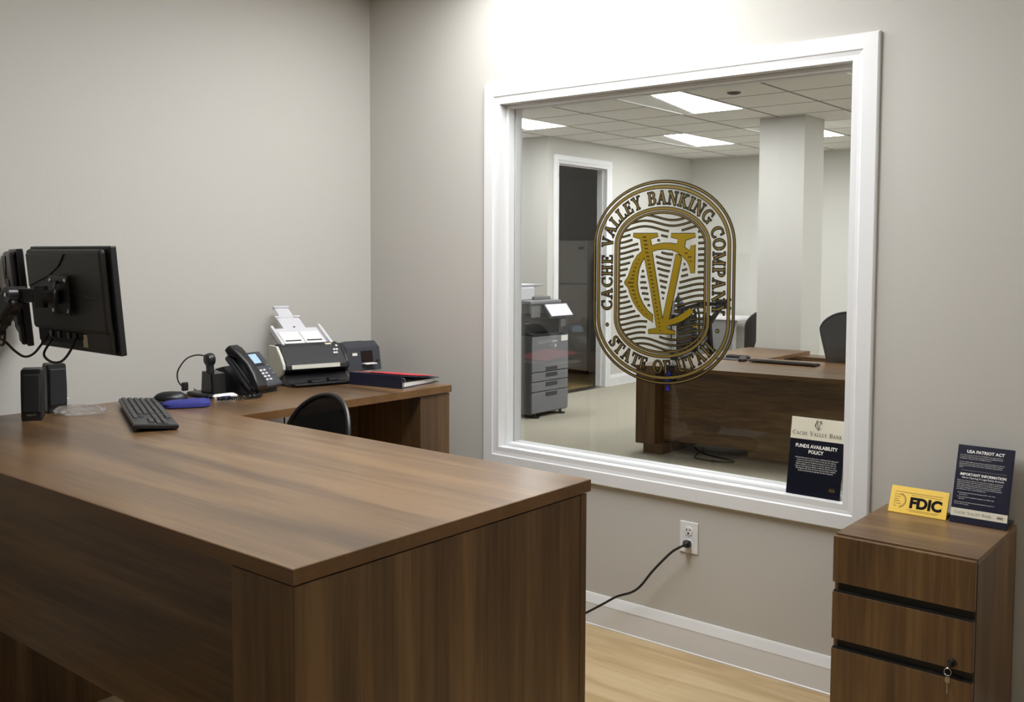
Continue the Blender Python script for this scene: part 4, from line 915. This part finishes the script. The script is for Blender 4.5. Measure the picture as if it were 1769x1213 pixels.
# monitors and arm over the far desk
monitor('black monitor on the far desk behind the lower part of the emblem', (-.185, 3.28, .745), math.radians(-36), .42, .285)
monitor('black monitor edge-on behind the right side of the emblem', (-.06, 3.44, .735), math.radians(-57), .36, .285)
t = thing('monitor_mount', 'chrome-poled monitor arm clamped to the far desk edge with blue screw', 'monitor arm', (-.135, 3.035, FZ))
part('clamp', M['black'], t, (box, -.035, .035, -.065, .04, 0, .014, .003), (box, -.03, .03, -.068, -.058, -.10, .004, .002), (box, -.03, .03, -.066, -.01, -.10, -.09, .002))
part('clamp_screw', M['bluep'], t, (lathe, [(.006,-.15),(.006,-.04),(.004,-.03)], {'mtx': TR(0,-.085,0)}), (lathe, [(.013,-.165),(.015,-.155),(.013,-.145)], {'mtx': TR(0,-.085,0)}), (box, -.012, .012, -.09, -.066, -.055, -.035, .003), (box, -.012, .012, -.09, -.066, -.115, -.095, .003))
part('pole', M['chrome'], t, (lathe, [(.020,.012),(.020,.03),(.016,.032),(.016,.46),(.013,.465)]), shade=True)
part('collar', M['black'], t, (lathe, [(.028,.05),(.028,.10)]), (lathe, [(.030,.30),(.030,.38)]), shade=True)
part('arm', M['black'], t, (seg, (0,0,.34), (-.045,.125,.40), .04, .04), (seg, (-.045,.125,.40), (-.075,.205,.25), .034, .05), (lathe, [(.004,.35),(.045,.39),(.055,.44),(.03,.475),(.006,.515)], {'mtx': TR(-.045,.125,0)}))
part('arm', M['black'], t, (seg, (0,0,.40), (.16,.10,.46), .03, .03), (seg, (.16,.10,.46), (.295,.165,.46), .03, .03), (seg, (.255,.115,.42), (.335,.215,.50), .02, .03), (seg, (.255,.115,.50), (.335,.215,.42), .02, .03), (seg, (.295,.165,.46), (.06,.36,.26), .03, .03))
cb = part('cables', M['black'], t, (tube, smooth([(.10,.10,.42),(.11,.11,.36),(.10,.12,.26),(.11,.14,.16)], 6), .011, 8), (tube, smooth([(.13,.10,.44),(.14,.11,.36),(.13,.13,.24),(.14,.14,.15)], 6), .008, 8), shade=True)
part('cable_tag', M['yellow'], cb, (box, .092, .125, .100, .135, .285, .297, .002))
# cable on the carpet
bm = bmesh.new(); tube(bm, smooth([(-.12,3.32,.02),(-.06,3.28,.006),(-.01,3.24,.006),(.09,3.18,.006),(.30,3.12,.006),(.315,3.065,.006),(.20,3.02,.006),(.06,3.03,.006),(.02,3.09,.006),(-.02,3.22,.010),(-.04,3.30,.006),(-.10,3.42,.006)], 7), .006, 8)
tag(obj('floor_cable', bm, M['black'], None, shade=True), 'black power cable coiled on the carpet under the far desk', 'cable')
# chairs
make_chair('black office chair with tall mesh back right of the column, cut by the window jamb', (.660, 4.06, 0), math.radians(3))
c2 = make_chair('black office chair showing only an edge, left of the white column behind the far desk', (-1.02, 5.75, 0), math.radians(-90)); c2.scale = (.9,.9,.89)
# white table
t = thing('table', 'white table in the far corner behind the emblem', 'table', (-2.05, 7.28, 0))
part('tabletop', M['trim'], t, (box, -.50, .44, -.28, .28, .722, .748, .004))
part('end_panel', M['mgrey'], t, (prism, [(.40,.722),(.22,.30),(.16,.02),(-.2,.02),(-.46,.722)], -.26, -.24, 1))
part('leg', M['lgrey'], t, (box, -.40, -.34, .10, .20, 0, .722), (box, .10, .16, .10, .20, 0, .722))
# copier
t = thing('copier', 'grey floor-standing office copier at the left edge of the window', 'copier', (-2.19, 3.845, 0))
def cx(*a, bv=.004): return (box, a[0]+2.19, a[1]+2.19, a[2]-3.845, a[3]-3.845, a[4], a[5], bv)
F0, Y0, Y1 = -1.890, 3.575, 4.113
part('body', M['copierd'], t, cx(-2.46, F0-.016, Y0, Y1, .035, .735))
part('front_door', M['copier'], t, cx(F0-.018, F0, Y0+.004, Y1-.002, .412, .728))
for i, (za, zb) in enumerate(((.327,.404),(.236,.320),(.045,.229))):
    d = part('drawer', M['copier'], t, cx(F0-.018, F0, Y0+.004, Y1-.002, za, zb))
    if i < 2 or 1: part('handle', M['dgrey'], d, cx(F0-.004, F0+.003, Y0+.20, Y0+.37, zb-.045, zb-.008, bv=.002))
part('handle', M['dgrey'], t, cx(F0-.004, F0+.003, Y0+.20, Y0+.37, .418, .450, bv=.002))
for y in (Y0+.08, Y1-.08):
    part('caster', M['black'], t, (lathe, [(.045,0),(.045,.008),(.012,.012),(.012,.04)], {'mtx': TR(F0+2.19-.03, y-3.845, 0)})); part('caster', M['black'], t, (lathe, [(.045,0),(.045,.008),(.012,.012),(.012,.04)], {'mtx': TR(-2.42+2.19, y-3.845, 0)}))
part('side_vent', M['dgrey'], t, cx(-2.13, -2.05, Y0-.002, Y0+.004, .38, .44, bv=.001))
part('output_cavity', M['black'], t, cx(-2.44, F0-.10, Y0+.02, Y1-.05, .73, .94))
part('output_tray', M['blackmat'], t, (prism, [(-.27,.735),(.30,.735),(.30,.752),(.10,.775),(-.27,.80)], Y0-3.845+.004, Y1-3.845-.09, 1, .003))
part('tower', M['dgrey'], t, cx(F0-.11, F0-.012, Y1-.13, Y1-.006, .73, .96)); part('reader', M['mgrey'], t, cx(F0-.014, F0-.006, Y1-.11, Y1-.04, .80, .87, bv=.001))
part('scanner_bed', M['copierd'], t, cx(-2.46, F0-.03, Y0, Y1-.06, .935, 1.015)); part('grey_flap', M['mgrey'], t, cx(F0-.034, F0-.026, Y0+.02, Y0+.15, .90, 1.0, bv=.001))
part('lid', M['copier'], t, cx(-2.46, F0-.01, Y0-.01, Y1-.10, 1.018, 1.05, bv=.008))
part('document_feeder', M['lgrey'], t, cx(-2.46, F0-.13, Y0-.01, Y0+.20, 1.05, 1.17, bv=.012), (prism, [(-.27,1.15),(-.02,1.15),(.155,1.175),(.165,1.19),(-.27,1.19)], Y0-3.845-.005, Y0-3.845+.33, 1, .004))
part('feed_tray', M['mgrey'], t, cx(-2.40, F0-.10, Y0+.16, Y1-.14, 1.052, 1.082, bv=.005))
pm = TR(F0+2.19-.012, .085, 1.012) @ RY(math.radians(52))
cp = part('control_panel', M['navy'], t, (box, 0, .145, -.19, .155, -.012, .012, .006, {'mtx': pm})); part('touch_screen', M['copscreen'], cp, (box, .012, .135, -.175, .135, .012, .0145, .001, {'mtx': pm}))
part('badge', M['lgrey'], t, cx(F0, F0+.001, Y0+.29, Y0+.37, .672, .682, bv=0)); part('power_light', M['ink'], t, cx(F0, F0+.002, Y0+.335, Y0+.35, .625, .645, bv=0)); part('label_sheet', M['paper'], t, cx(F0, F0+.0012, Y1-.11, Y1-.012, .672, .722, bv=0))
# fridge in the dark back room
t = thing('refrigerator', 'pale top-freezer refrigerator in the dark room beyond the doorway', 'refrigerator', (-3.72, 6.85, 0))
part('cabinet', M['fridge'], t, (box, -.33, .33, -.28, .32, .03, 1.64, .01)); part('freezer_door', M['fridge'], t, (box, -.33, .33, -.345, -.283, 1.115, 1.64, .012)); part('door', M['fridge'], t, (box, -.33, .33, -.345, -.283, .05, 1.10, .012))
part('handle', M['fridge'], t, (box, -.30, -.275, -.385, -.345, 1.14, 1.40, .006)); part('handle', M['fridge'], t, (box, -.30, -.275, -.385, -.345, .70, 1.07, .006)); part('badge', M['steel'], t, (box, .20, .29, -.348, -.344, 1.53, 1.56)); part('kick_plate', M['black'], t, (box, -.31, .31, -.30, -.26, 0, .05))
